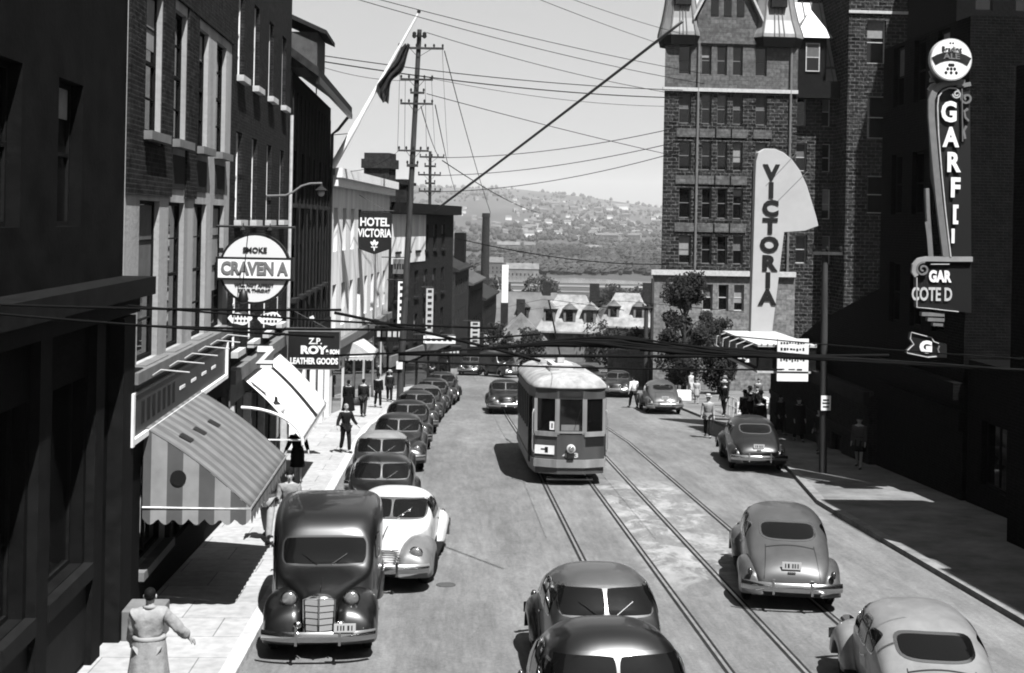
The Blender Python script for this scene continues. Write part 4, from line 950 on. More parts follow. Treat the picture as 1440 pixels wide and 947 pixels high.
# ------------------------------------------------------------------ people
def skinmesh(verts, edges, radii, root=0, sub=1, flat=None):
    me = bpy.data.meshes.new('tmp'); me.from_pydata(verts, edges, []); o = bpy.data.objects.new('tmp', me); COL.objects.link(o)
    md = o.modifiers.new('s', 'SKIN'); md.use_smooth_shade = True
    for i, r in enumerate(radii):
        sv = me.skin_vertices[0].data[i]; sv.radius = (r, r) if not isinstance(r, tuple) else r; sv.use_root = (i == root)
    o.modifiers.new('u', 'SUBSURF').levels = sub
    dg = bpy.context.evaluated_depsgraph_get(); dg.update()
    out = bpy.data.meshes.new_from_object(o.evaluated_get(dg)); bpy.data.objects.remove(o); bpy.data.meshes.remove(me)
    for p_ in out.polygons: p_.use_smooth = True
    return out
def make_person(label, loc, yaw, h=1.72, top=.05, legs=.03, hat=None, skirt=None, coat=False, arms=((.05, .1, .3), (.05, .1, .3)), stride=.12, hair=.012, fingers=False, shirt=False, group=None, lean=0):
    """faces local -y; arms = (swing forward, spread, elbow bend) for left (-x) and right (+x)"""
    k = h/1.74
    J = {}; V = []; Rr = []; E_ = []
    def v(name, p_, r, par=None):
        J[name] = len(V); V.append((p_[0]*k, p_[1]*k, p_[2]*k)); Rr.append(r*k if not isinstance(r, tuple) else (r[0]*k, r[1]*k))
        if par: E_.append((J[par], J[name]))
    v('pelvis', (0, 0, .96), (.15, .11)); v('belly', (0, 0, 1.1), (.14, .1), 'pelvis'); v('chest', (0, -.01-lean*.3, 1.3), (.185, .12), 'belly')
    v('collar', (0, -lean*.4, 1.44), (.09, .075), 'chest'); v('neck', (0, -.01-lean*.5, 1.51), .052, 'collar'); v('jaw', (0, -.025-lean*.55, 1.575), (.068, .085), 'neck'); v('head', (0, -.015-lean*.6, 1.65), (.077, .098), 'jaw'); v('crown', (0, 0-lean*.6, 1.715), (.05, .065), 'head')
    hand = {}
    for s, nm, a in ((-1, 'l', arms[0]), (1, 'r', arms[1])):
        sw, spd, el = a
        sh = Vector((s*.185, 0-lean*.4, 1.405)); up = Vector((s*math.sin(spd), -math.sin(sw)*math.cos(spd), -math.cos(sw)*math.cos(spd))).normalized(); e = sh+up*.29
        fw = Vector((s*math.sin(spd)*.8, -math.sin(sw+el), -math.cos(sw+el)*math.cos(spd))).normalized(); wr = e+fw*.25
        v(nm+'sh', sh, .062, 'collar'); v(nm+'el', e, .045, nm+'sh'); v(nm+'wr', wr, .028, nm+'el'); v(nm+'pa', wr+fw*.06, (.038, .02) if 1 else .03, nm+'wr'); hand[nm] = (wr, fw, s)
        if fingers:
            side = fw.cross(Vector((s*1.0, 0, 0))).normalized() if abs(fw.x) < .9 else Vector((0, 1, 0))
            cur = Vector((-s*1, 0, 0)); cur = (cur-fw*cur.dot(fw)).normalized(); base = wr+fw*.085
            for q, ln in enumerate((.07, .08, .075, .058)):
                b0 = base+side*(.027-.018*q); v(nm+'f%d' % q, b0, .0095, nm+'pa'); v(nm+'g%d' % q, b0+fw*ln*.55+side*(.004-.003*q), .0085, nm+'f%d' % q); v(nm+'h%d' % q, b0+fw*ln*.95+cur*.02, .007, nm+'g%d' % q)
            v(nm+'t', wr+fw*.05+side*.04, .011, nm+'wr'); v(nm+'u', wr+fw*.085+side*.058+cur*.01, .009, nm+'t')
        else: v(nm+'fi', wr+fw*.14+Vector((-s*.01, -.01, 0)), (.03, .014), nm+'pa')
        st = stride*(-1 if s < 0 else 1)
        v(nm+'hip', (s*.095, 0, .9), (.095, .095), 'pelvis'); v(nm+'kn', (s*.1, -st*.55-.02, .5), .058, nm+'hip'); an = (s*.1, -st+(.06 if st < 0 else 0), .09+(.05 if st < -.1 else 0)); v(nm+'an', an, .04, nm+'kn')
        v(nm+'to', (an[0]+s*.02, an[1]-.14, max(.035, an[2]-.055)), (.042, .03), nm+'an')
    me = skinmesh(V, E_, Rr, 0, 1); me.materials.append(M['skin'])
    root = bpy.data.objects.new('person', me); COL.objects.link(root); root.location = loc; root.rotation_euler.z = yaw
    tag(root, label, 'person', group)
    def P_(n_): return Vector(V[J[n_]])
    # jacket or shirt: torso and sleeves over the body
    v2 = [P_('pelvis')+Vector((0, 0, .06 if coat else .0)), P_('belly'), P_('chest'), P_('collar')]; cw = 1.18 if coat else 1.05; r2 = [(.15*k*cw, .11*k*cw), (.165*k*cw, .13*k*cw), (.21*k*cw, .145*k*cw), (.13*k, .1*k)]; e2 = [(0, 1), (1, 2), (2, 3)]
    for nm in 'lr':
        b0 = len(v2); v2 += [P_(nm+'sh'), P_(nm+'el'), P_(nm+'wr')+(P_(nm+'el')-P_(nm+'wr'))*.08]; r2 += [.092*k*cw, .064*k*cw, .052*k*cw]; e2 += [(3, b0), (b0, b0+1), (b0+1, b0+2)]
    jm = skinmesh([tuple(q) for q in v2], e2, r2, 0, 3 if fingers else 1); mt_ = mat('cloth', top, .9, var=.18, scale=9, bump=.5, bscale=14, spec=.2); jm.materials.append(mt_)
    j = bpy.data.objects.new('overcoat' if coat else ('shirt' if shirt else 'jacket'), jm); COL.objects.link(j); j.parent = root
    if fingers:
        for fr, am in ((.16, .028), (.055, .012)):
            for vv in jm.vertices: vv.co += vv.normal*am*noise.noise(Vector((vv.co.x/fr, vv.co.y/fr, vv.co.z/fr*.6)))
    if True:                                          # hem
        zs_ = (1.06, .9, .78) if not coat else (1.08, .95, .75, .5, .34)
        rs_ = ((.178, .14), (.2, .158), (.21, .165)) if not coat else ((.215, .175), (.235, .19), (.25, .21), (.28, .26), (.30, .285))
        if not shirt:
            rings = []
            for z, (rx, ry) in zip(zs_, rs_):
                rings.append([((rx+.03*math.sin(6*q)*(1.1-z))*math.cos(q)*k, (ry+.04*math.sin(7*q+1)*(1.1-z))*math.sin(q)*k, z*k) for q in [2*math.pi*i/28 for i in range(28)]])
            mb = MB(); mb.loft(rings, caps=False); o2 = mb.build('coat_skirt' if coat else 'jacket_hem', mt_, j, smooth='all')
    if coat:
        mb = MB(); mb.lathe([(.21*k, 1.05*k), (.228*k, 1.065*k), (.228*k, 1.095*k), (.21*k, 1.11*k)], 24, Matrix.Diagonal((1, .8, 1, 1))); mb.build('belt', mt_, j, smooth='all')
        mb = MB(); mb.tube([(.07*math.cos(q)*k, .06*math.sin(q)*k, (1.49+.012*math.sin(q))*k) for q in [2*math.pi*i/12 for i in range(13)]], .025*k, 8); mb.build('collar', mt_, j, smooth='all')
    if skirt:
        mb = MB(); mts = mat('skirt_cloth', legs, .9, var=.15, scale=8, spec=.2); mb.loft([[((rx+.01*math.sin(6*q))*math.cos(q)*k, (ry+.015*math.sin(6*q+1))*math.sin(q)*k, z*k) for q in [2*math.pi*i/24 for i in range(24)]] for z, rx, ry in ((1.08, .15, .115), (.95, .19, .15), (.7, .205, .175), (skirt, .22, .2))]); mb.build('skirt', mts, root, smooth='all')
    else:
        v3 = [P_('pelvis')]; r3 = [(.17*k, .13*k)]; e3 = []
        for nm in 'lr':
            b0 = len(v3); v3 += [P_(nm+'hip'), P_(nm+'kn'), P_(nm+'an')+Vector((0, 0, .0))]; r3 += [.108*k, .085*k, .072*k]; e3 += [(0, b0), (b0, b0+1), (b0+1, b0+2)]
        tm = skinmesh([tuple(q) for q in v3], e3, r3, 0, 1); tm.materials.append(mat('trouser_cloth', legs, .9, var=.15, scale=9, bump=.4, bscale=12, spec=.2)); o3 = bpy.data.objects.new('trousers', tm); COL.objects.link(o3); o3.parent = root
    mb = MB()
    for nm in 'lr':
        mb = MB(); a = P_(nm+'an'); b2 = P_(nm+'to'); mb.ball(((a.x+b2.x)/2, (a.y+b2.y)/2-.01, max(.04, b2.z+.008)), .055*k, .135*k, .045*k)
        mb.build('shoe', M['leather'], root, smooth='all')
    hc = P_('head')
    mb = MB(); mb.ball((hc.x, hc.y+.02*k, hc.z+.032*k), .082*k, .098*k, .082*k, 14, 8); mb.ball((hc.x, hc.y+.05*k, hc.z-.0*k), .074*k, .062*k, .06*k); mb.build('hair', mat('hair_colour', hair, .6), root, smooth='all')
    for s in (-1, 1): mb = MB(); mb.ball((hc.x+s*.082*k, hc.y+.005*k, hc.z-.015*k), .012*k, .022*k, .034*k, 6, 6); mb.build('ear', M['skin'], root, smooth='all')
    mb = MB(); mb.ball((hc.x, hc.y-.105*k, hc.z-.03*k), .014*k, .022*k, .026*k, 6, 5); mb.build('nose', M['skin'], root, smooth='all')
    mb = MB()
    for s in (-1, 1): mb.ball((hc.x+s*.032*k, hc.y-.09*k, hc.z+.0*k), .013*k, .01*k, .007*k, 6, 4)
    mb.box(hc.x-.024*k, hc.x+.024*k, hc.y-.097*k, hc.y-.088*k, hc.z-.075*k, hc.z-.068*k); mb.build('eyes_and_mouth', M['hair'], root)
    if hat is not None:
        mb = MB(); mb.lathe([(.155*k, 0), (.16*k, .012*k), (.1*k, .02*k), (.097*k, .09*k), (.07*k, .115*k), (.02*k, .105*k)], 20, Matrix.Translation((hc.x, hc.y+.005, hc.z+.055*k)))
        ht = mb.build('hat', mat('felt', hat, .85), root, smooth=True)
        mb = MB(); mb.lathe([(.101*k, .022*k), (.101*k, .045*k)], 20, Matrix.Translation((hc.x, hc.y+.005, hc.z+.055*k))); mb.build('hat_band', M['black'], ht)
    return root
def lp(x, y): return (x, y, gz(y)+.15)
make_person('person in a pale belted overcoat seen from behind, one arm held out, bottom left', lp(-3.93, 17.7), R(184), 1.72, top=.31, legs=.31, coat=True, arms=((.1, .75, .35), (.25, .2, .5)), stride=.2, fingers=True)
make_person('person in a black coat and skirt walking down the left pavement past the white awning', lp(-4.25, 38.2), 0, 1.68, top=.01, legs=.01, skirt=.5, arms=((.1, .35, .9), (.1, .35, .9)), hat=.6)
make_person('person in a light jacket and tie standing by the roof of the black panel truck', lp(-3.35, 28.6), R(10), 1.75, top=.25, legs=.05, arms=((.4, .2, 1.1), (.35, .15, 1.2)), fingers=True, hair=.01)
make_person('person in tweed jacket and light trousers striding beside the striped awning', lp(-3.95, 29.6), R(-8), 1.8, top=.12, legs=.36, arms=((.3, .15, .5), (-.2, .15, .3)), stride=.26, fingers=True)
make_person('person in a dark suit standing at the left kerb, hands on hips', lp(-3.35, 45.0), R(30), 1.7, top=.02, legs=.02, arms=((.0, .45, .7), (.1, .4, .7)), hair=.3)
make_person('person in a long black coat, left one of the pair walking on the pavement', lp(-4.3, 59), R(180), 1.72, top=.012, legs=.012, coat=True)
make_person('person in dark jacket, right one of the pair walking on the pavement', lp(-3.65, 59.6), R(170), 1.75, top=.03, legs=.05)
make_person('person in black beyond the walking pair, near the utility pole', lp(-3.3, 66), R(20), 1.7, top=.012, legs=.012, hat=.02)
make_person('person in dark clothes and pale hat outside the far shops on the left', lp(-2.9, 70.5), R(0), 1.7, top=.03, legs=.02, hat=.5)
make_person('person in pale waistcoat and hat standing in the road by the right kerb', at(11.0, 52.5), R(-15), 1.75, top=.3, legs=.03, hat=.45, arms=((.1, .15, .3), (.1, .15, .4)))
make_person('person in white shirt and dark trousers crossing the road left of the distant grey sedan', at(10.55, 70.3), R(200), 1.75, top=.7, legs=.03, shirt=True, stride=.25, arms=((.4, .3, .5), (-.2, .25, .3)))
def rp(x, y): return (x, y, gz(y)+.12)
for lb, x, y, kw in (
    ('person in a dark suit, leftmost of the crowd past the crates', 15.8, 71, dict(top=.03, legs=.02, hat=.3)), ('person in a grey dress standing behind the pale crates', 17.2, 69, dict(top=.15, legs=.15, skirt=.5)),
    ('person in shirtsleeves behind the right end of the crates', 18.2, 68, dict(top=.3, legs=.03, shirt=True)), ('person in a long dark coat beside the theatre corner', 14.2, 58.5, dict(top=.015, legs=.015, coat=True, hat=.02)),
    ('person in a black suit, left of two talking under the marquee lamps', 13.0, 53.6, dict(top=.015, legs=.015)), ('person in a dark hat, right of two talking under the marquee lamps', 13.6, 54.1, dict(top=.02, legs=.02, hat=.35))):
    make_person(lb, rp(x, y), R(random.uniform(-80, 80)), random.uniform(1.64, 1.78), **kw)
for lb, x, y, kw in (
    ('person in a long white dress standing on the right pavement beside the distant grey sedan', 15.0, 76.8, dict(top=.5, legs=.5, skirt=.45)),
    ('child in a light dress next to the person in the long white dress', 14.6, 73, dict(top=.4, legs=.4, skirt=.5, h=1.4)),
    ('person in dark suit and pale hat behind the waistcoated figure', 14.0, 63, dict(top=.02, legs=.02, hat=.5)),
    ('person in black leaning at the pavement railing', 14.9, 60, dict(top=.015, legs=.02)),
    ('person in dark clothes at the left corner of the theatre marquee', 13.2, 55.3, dict(top=.02, legs=.02, hat=.03)),
    ('person in dark suit waiting under the middle of the marquee', 14.1, 52.8, dict(top=.02, legs=.015)),
    ('person in dark coat under the marquee next to the stacked crates', 14.1, 50, dict(top=.02, legs=.015, coat=True)),
    ('person in black passing the crates close to the kerb', 12.6, 50.2, dict(top=.012, legs=.012, hat=.02)),
    ('person in grey trousers in the shade right of the pavement crates', 13.9, 46.5, dict(top=.02, legs=.1)),
    ('person in grey blouse in the shade by the white notice on the pole', 14.1, 42.6, dict(top=.1, legs=.02, skirt=.6))):
    make_person(lb, rp(x, y), R(random.uniform(-60, 60)), kw.pop('h', random.uniform(1.64, 1.78)), **kw)

# ------------------------------------------------------------------ signs and awnings
SZ = 1/.69
class Plane:
    """a flat sign standing in the plane y = Y: picture outline -> local metres"""
    def __init__(s, Y, px, py): s.Y = Y; s.o = onY(px, py, Y); s.s = 1800/Y
    def root(s, name, label, cat): return empty(name, s.o, 0, label, cat)
    def p(s, px, py): q = onY(px, py, s.Y); return (q.x-s.o.x, q.z-s.o.z)
    def poly(s, pts): return [s.p(*q) for q in pts]
    def ribbon(s, mb, pts, w_, y0, y1):
        P2 = [Vector(s.p(*q)) for q in pts]; w_ = w_/s.s/2; L_, R_ = [], []
        for i, q in enumerate(P2):
            t = (P2[min(i+1, len(P2)-1)]-P2[max(i-1, 0)]).normalized(); nn = Vector((-t.y, t.x))*w_; L_.append(q+nn); R_.append(q-nn)
        mb.loft([[(a.x, y0, a.y), (b2.x, y0, b2.y), (b2.x, y1, b2.y), (a.x, y1, a.y)] for a, b2 in zip(L_, R_)])
    def txt(s, t, px, py, h, m_, root, y=-.06, name='lettering', **k):
        x, z = s.p(px, py); return text(t, h/s.s*SZ, m_, root, (x, y, z), name, **k)
def disc(mb, x, z, r, y0, y1, n_=40, rx=None): mb.lathe([(r, y0), (r, y1)], n_, Matrix.Translation((x, 0, z)), axis='y')

# VICTORIA fin
V_ = Plane(56.3, 1070, 468); vr = V_.root('theatre_fin_sign', 'tall pale grey fin sign with VICTORIA in black letters down its stem', 'theatre sign')
out = [(1054,468),(1056,400),(1058.5,320),(1060.5,250),(1061.5,228),(1065,215),(1074,209.5),(1088,210),(1100,215),(1112,225),(1123,240),(1133,262),(1140,285),(1146,305),(1149,318),(1130,325),(1101,327),(1097,360),(1091,410),(1084,468)]
mb = MB(); mb.prism(list(reversed(V_.poly(out))), -.22, .22); mb.build('fin_panel', mat('fin_enamel', .46, .6, var=.07, scale=1.2), vr, bevel=.02)
mb = MB()
for pts in ([(1075,262),(1120,214)], [(1085,290),(1135,240)]): V_.ribbon(mb, pts, .7, -.228, -.221)
mb.build('panel_joint', M['grey'], vr)
for ch, px, py in zip('VICTORIA', (1083, 1082.5, 1081.5, 1081, 1080, 1079, 1078, 1077), (244, 269, 294, 319, 345, 371, 395, 419)):
    V_.txt(ch, px, py, 20, M['black'], vr, y=-.24, bold=.045, extr=.02, sx=1.12)
# frame behind the fin down to the theatre roof
mb = MB(); a = V_.p(1066, 468); mb.box(a[0]-.3, a[0]+.3, .24, .5, a[1]-.6, a[1]+7.2); mb.build('support', M['char'], vr)

# HOTEL VICTORIA
Q = Plane(69, 527, 330); r_ = Q.root('hotel_sign', 'black pennant-shaped HOTEL VICTORIA sign with a white lily', 'hotel sign')
mb = MB(); mb.prism(list(reversed(Q.poly([(503,298),(551,299),(550,350),(526.5,358),(504,350)]))), -.09, .09); mb.build('board', M['black'], r_)
Q.txt('HOTEL', 527, 313, 11, M['white'], r_, y=-.11, bold=.02, sx=.82); Q.txt('VICTORIA', 527, 328.5, 11, M['white'], r_, y=-.11, bold=.018, sx=.64)
mb = MB(); x, z = Q.p(526.5, 345)
for a, rx, rz_ in ((0, .09, .24), (.75, .07, .2), (-.75, .07, .2)):
    mb.prism([(x+math.sin(a)*.1+rx*math.cos(q)*math.cos(a)+rz_*math.sin(q)*math.sin(a), z+math.cos(a)*.06-rx*math.cos(q)*math.sin(a)+rz_*math.sin(q)*math.cos(a)) for q in [-2*math.pi*i/14 for i in range(14)]], -.118-.004*abs(a), -.092)
mb.box(x-.17, x+.17, -.124, -.092, z-.13, z-.08); mb.prism([(x-.05, z-.12), (x+.05, z-.12), (x+.02, z-.3), (x-.02, z-.3)], -.12, -.092); mb.build('lily_emblem', M['white'], r_)
mb = MB(); a = Q.p(500, 301); b2 = Q.p(551, 301); mb.tube([(a[0]-.6, 0, a[1]+.15), (b2[0]+.1, 0, b2[1]+.15)], .04, 6); mb.tube([(a[0]-.5, 0, a[1]+1.4), (b2[0]-.3, 0, b2[1]+.15)], .015, 5); mb.build('bracket', M['black'], r_)

for i, (Y, px, py, w2, h2, mm, lb) in enumerate(((78, 563, 375, .9, .9, 'grey', 'square grey hanging sign beside the leaning pole'), (80, 565, 430, .5, 3.0, 'white', 'tall narrow white vertical sign behind the leaning pole'), (90, 604, 440, .5, 3.4, 'light', 'tall pale vertical sign on the corner block'),
    (88, 618, 478, 2.2, .5, 'white', 'small white board sign low on the corner block'), (98, 634, 495, 1.6, .7, 'dark', 'dark board sign at the crossing corner'), (126, 668, 470, .9, 2.4, 'light', 'pale hanging sign on the first terrace house'), (140, 684, 480, 1.0, 1.6, 'dark', 'dark hanging sign on the second terrace house'), (74, 548, 470, 1.8, .9, 'dark', 'dark hanging sign under the pennant hotel sign'))):
    Q = Plane(Y, px, py); r_ = Q.root('hanging_sign', lb, 'shop sign'); mb = MB(); mb.box(-w2/2, w2/2, -.06, .06, -h2/2, h2/2); mb.build('board', M[mm], r_)
    mb = MB(); mb.tube([(-w2/2-.7, 0, h2/2+.1), (w2/2, 0, h2/2+.1)], .03, 6); mb.build('bracket', M['black'], r_)
    mb = MB()
    if h2 > w2:
        n9 = int(h2/.42)
        for k in range(n9): mb.box(-w2*.28, w2*.28, -.07, -.061, h2/2-.3-k*.42, h2/2-.1-k*.42)
    else:
        for k in range(5): mb.box(-w2*.4+k*w2*.17, -w2*.4+k*w2*.17+w2*.11, -.07, -.061, -h2*.18, h2*.18)
    mb.build('faded_lettering', M['char' if mm != 'dark' else 'light'], r_)

# cigarette disc sign
Q = Plane(31.5, 359, 378); r_ = Q.root('disc_sign', 'round white cigarette sign crossed by a CRAVEN A banner', 'shop sign')
mb = MB(); disc(mb, 0, 0, .87, -.1, .1); mb.build('rim', M['black'], r_)
mb = MB(); disc(mb, 0, 0, .81, -.115, -.101); disc(mb, 0, 0, .81, .101, .115); mb.build('face', mat('sign_enamel', 1.0, .5), r_)
mb = MB(); mb.box(-.93, .93, -.17, .17, -.28, .28); mb.build('banner', M['black'], r_)
mb = MB(); mb.box(-.87, .87, -.182, -.171, -.225, .225); mb.build('banner_face', M['white'], r_)
text('CRAVEN A', .285*SZ, M['letter'] if 'letter' in M else M['grey'], r_, (0, -.19, 0), bold=.018, sx=.8)
text('SMOKE', .125*SZ, M['char'], r_, (0, -.125, .45), bold=.004, sx=1.0); text('WILL NOT AFFECT', .07*SZ, M['char'], r_, (0, -.125, -.4), sx=1.1, bold=.003); text('YOUR THROAT', .07*SZ, M['char'], r_, (0, -.125, -.53), sx=1.1, bold=.003)
mb = MB(); mb.tube([(-1.15, 0, 1.02), (.95, 0, 1.02)], .03, 6); mb.tube([(-.3, 0, 1.02), (-.3, 0, .8)], .02, 6); mb.tube([(.3, 0, 1.02), (.3, 0, .8)], .02, 6); mb.build('bracket', M['black'], r_)
for s in (-.3, .35):
    mb = MB(); mb.tube([(s, 0, 1.0), (s, -.08, 1.1), (s, -.14, 1.0)], .012, 6); mb.lathe([(.02, .05), (.07, -.03), (.06, -.04)], 12, Matrix.Translation((s, -.14, .97))); mb.build('lamp', M['char'], r_)
Q = Plane(31.6, 359, 448); r_ = Q.root('cloud_sign', 'pair of small white cloud-shaped lobes hanging under the cigarette disc', 'shop sign')
for s in (-1, 1):
    mb = MB(); mb.prism([(s*.36+.28*math.cos(q)*(1+.06*math.cos(6*q)), .155*math.sin(q)*(1+.1*math.cos(5*q))) for q in [-2*math.pi*i/36 for i in range(36)]], -.06+.001*s, .06); mb.build('lobe', M['white'], r_)
    mb = MB()
    for i in range(5): mb.box(s*.36-.2+i*.085, s*.36-.155+i*.085, -.068, -.062, .03, .11)
    for i in range(4): mb.box(s*.36-.13+i*.085, s*.36-.08+i*.085, -.068, -.062, -.08, -.03)
    mb.build('worn_lettering', M['char'], r_)
mb = MB(); mb.tube([(-.1, 0, .15), (-.1, 0, .42)], .02, 6); mb.box(-.14, .14, -.03, .03, -.03, .03); mb.build('hanger', M['black'], r_)

# leather goods sign
Q = Plane(43.2, 441, 493); r_ = Q.root('leather_shop_sign', 'black board lettered Z.P. ROY & SON LEATHER GOODS above the white awning', 'shop sign')
a = Q.p(405, 518); b2 = Q.p(478, 467)
mb = MB(); mb.box(a[0], b2[0], -.08, .08, a[1], b2[1]); mb.build('board', M['black'], r_)
mb = MB(); t = .025
mb.box(a[0]-t, a[0], -.1, .1, a[1]-t, b2[1]+t); mb.box(b2[0], b2[0]+t, -.1, .1, a[1]-t, b2[1]+t); mb.box(a[0], b2[0], -.1, .1, b2[1], b2[1]+t); mb.box(a[0], b2[0], -.1, .1, a[1]-t, a[1]); mb.build('edge', M['grey'], r_)
Q.txt('Z.P.', 444, 480, 8, M['white'], r_, y=-.1, bold=.006); Q.txt('ROY', 441, 492.5, 10, M['white'], r_, y=-.1, bold=.02, sx=1.2); Q.txt('& SON', 468, 495, 5.5, M['white'], r_, y=-.1, bold=.012, sx=.8); Q.txt('LEATHER GOODS', 442, 508, 8, M['white'], r_, y=-.1, bold=.012, sx=.72)
mb = MB(); mb.tube([(a[0]-.1, 0, b2[1]+.1), (b2[0]+.1, 0, b2[1]+.1)], .03, 6); mb.tube([(a[0]-.08, 0, b2[1]+.8), (b2[0]-.4, 0, b2[1]+.1)], .012, 5); mb.build('bracket', M['black'], r_)
# small Z sign
Q = Plane(34.5, 373, 502); r_ = Q.root('letter_sign', 'small grey square sign with a big white Z under the disc sign', 'shop sign')
mb = MB(); mb.box(-.22, .22, -.04, .04, -.3, .3); mb.build('board', mat('sign_grey', .2, .5), r_); text('Z', .4*SZ*.9, M['white'], r_, (0, -.05, 0), bold=.02, sx=1.25)
mb = MB(); mb.box(-.2, .2, -.052, -.042, .21, .29); mb.box(-.12, .19, -.052, -.042, -.29, -.22); mb.build('lettering_strip', M['white'], r_); mb = MB(); mb.box(-.5, .1, -.02, .02, .3, .33); mb.build('bracket', M['black'], r_)
mb = MB(); a = onY(470, 430, 52); mb.box(a.x-.5, a.x+.35, 51.95, 52.05, a.z-.1, a.z+.3)
r_ = empty('awning_arm_sign', (0, 0, 0), 0, 'small slanted white board jutting from the gabled house', 'sign'); Q = Plane(52, 450, 448)
bpy.data.objects.remove(r_)
mb = MB(); mb.prism(list(reversed(Q.poly([(404,460),(440,444),(442,448),(412,462)]))), -.05, .05); o = mb.build('slanted_board', M['white'], None, loc=Q.o); tag(o, 'small white slanted board above the leather goods sign', 'board')

# striped awning
def stripemat(name, c1, c2, axis, w_):
    m_ = bpy.data.materials.new(name); m_.use_nodes = True; n = m_.node_tree; b = n.nodes['Principled BSDF']; b.inputs['Roughness'].default_value = .9
    tc = n.nodes.new('ShaderNodeTexCoord'); sp = n.nodes.new('ShaderNodeSeparateXYZ'); n.links.new(tc.outputs['Object'], sp.inputs[0])
    fr = math_node(n, 'PINGPONG', sp.outputs[axis], w_); st = math_node(n, 'GREATER_THAN', fr, w_/2)
    no = n.nodes.new('ShaderNodeTexNoise'); no.inputs['Scale'].default_value = 3; no.inputs['Detail'].default_value = 6; n.links.new(tc.outputs['Object'], no.inputs['Vector'])
    mr = n.nodes.new('ShaderNodeMapRange'); n.links.new(no.outputs[0], mr.inputs[0]); mr.inputs[1].default_value = .3; mr.inputs[2].default_value = .7; mr.inputs[3].default_value = .8; mr.inputs[4].default_value = 1.15
    mx = math_node(n, 'MULTIPLY_ADD', st, tone(c2)-tone(c1), tone(c1)); n.links.new(math_node(n, 'MULTIPLY', mx, mr.outputs[0]), b.inputs['Base Color']); return m_
def awning(name, label, Y0, Y1, xw, xo, zt, zo, m_top, m_end, drop=.26, curvd=.0, ends=True):
    r_ = empty(name, (0, 0, 0), 0, label, 'awning'); r_.location = (xw, Y0, 0); W_ = Y1-Y0; X_ = xo-xw
    n_ = 12; mb = MB(); rows_ = []
    for i in range(n_+1):
        t = i/n_; rows_.append([(X_*t, W_*j/20, zt+(zo-zt)*t+.10*math.sin(math.pi*t)+curvd*t*t-.05*abs(math.sin(math.pi*j/20*3))*t) for j in range(21)])
    mb.loft(rows_, closed=False, caps=False); tp = mb.build('canopy', m_top, r_, smooth='all', fix=False); s = tp.modifiers.new('thick', 'SOLIDIFY'); s.thickness = .012
    for k, y in enumerate((0, W_) if ends else (W_,)):
        mb = MB()
        for i in range(n_): a, b2 = rows_[i][-1 if k else 0], rows_[i+1][-1 if k else 0]; mb.quad((a[0], y, zo), (b2[0], y, zo), (b2[0], y, b2[2]-.005), (a[0], y, a[2]-.005))
        e_ = mb.build('end_panel', m_end, r_, fix=False)
        mb = MB(); ns = 40
        for i in range(ns):
            x0, x1 = X_*i/ns, X_*(i+1)/ns; f_ = lambda x: zo-drop*(.62+.38*abs(math.sin(math.pi*x/X_*7)))
            mb.quad((x0, y, f_(x0)), (x1, y, f_(x1)), (x1, y, zo-.012), (x0, y, zo-.012))
        mb.build('valance', m_end, r_, fix=False)
    mb = MB(); ns = 90
    for i in range(ns):
        y0, y1 = W_*i/ns, W_*(i+1)/ns; f_ = lambda y: zo-drop*(.62+.38*abs(math.sin(math.pi*y/.34)))
        mb.quad((X_+.004, y0, f_(y0)), (X_+.004, y1, f_(y1)), (X_+.004, y1, zo), (X_+.004, y0, zo))
    mb.build('valance', m_top, r_, fix=False)
    mb = MB(); mb.tube([(0, 0, zo), (X_, 0, zo), (X_, W_, zo), (0, W_, zo)], .022, 6); mb.build('frame', M['steel'], r_)
    return r_
st_top = stripemat('striped_canvas', .1, .17, 1, .26); st_end = stripemat('striped_canvas_end', .085, .28, 0, .28)
aw = awning('striped_awning', 'grey striped shop awning with scalloped edge over the near pavement', 22.9, 27.9, -5.25, -3.35, 2.33, .92, st_top, st_end, .3)
mb = MB()
for t, y in ((.35, .8), (.45, 1.7), (.3, 3.0), (.2, 1.1)): mb.box(1.9*t-.16, 1.9*t+.16, y-.07, y+.07, 2.33-1.41*t+.03, 2.33-1.41*t+.11) if False else None
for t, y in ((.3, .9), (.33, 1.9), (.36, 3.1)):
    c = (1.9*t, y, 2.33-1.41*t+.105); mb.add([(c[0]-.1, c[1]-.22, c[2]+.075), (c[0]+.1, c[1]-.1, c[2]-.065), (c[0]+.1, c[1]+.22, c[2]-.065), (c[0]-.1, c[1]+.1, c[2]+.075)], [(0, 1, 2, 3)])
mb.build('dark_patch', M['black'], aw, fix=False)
mb = MB(); mb.lathe([(.01, -.02), (.14, -.02), (.14, -.005), (.01, -.005)], 16, Matrix.Translation((.62, 0, 1.45)), axis='y'); mb.build('end_emblem', M['black'], aw)
aw2 = awning('white_awning', 'bright white canvas awning under the leather goods sign', 34.6, 41.6, -5.35, -3.75, 1.75, .12, M['canvas'], M['canvas'], .2, ends=False)
mb = MB(); mb.add([(.35, 6.3, 1.53), (.55, 6.3, 1.33), (1.58, 4.9, .26), (1.5, 4.6, .36)], [(0, 1, 2, 3)]) if False else None
mb.box(.0, .01, 0, .01, 0, .01) if False else None
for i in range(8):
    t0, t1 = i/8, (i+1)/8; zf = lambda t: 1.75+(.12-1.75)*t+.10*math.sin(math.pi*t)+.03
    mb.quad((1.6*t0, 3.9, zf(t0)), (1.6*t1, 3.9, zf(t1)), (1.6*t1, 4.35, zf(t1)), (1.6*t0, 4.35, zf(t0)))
mb.build('dark_stripe', M['char'], aw2, fix=False)
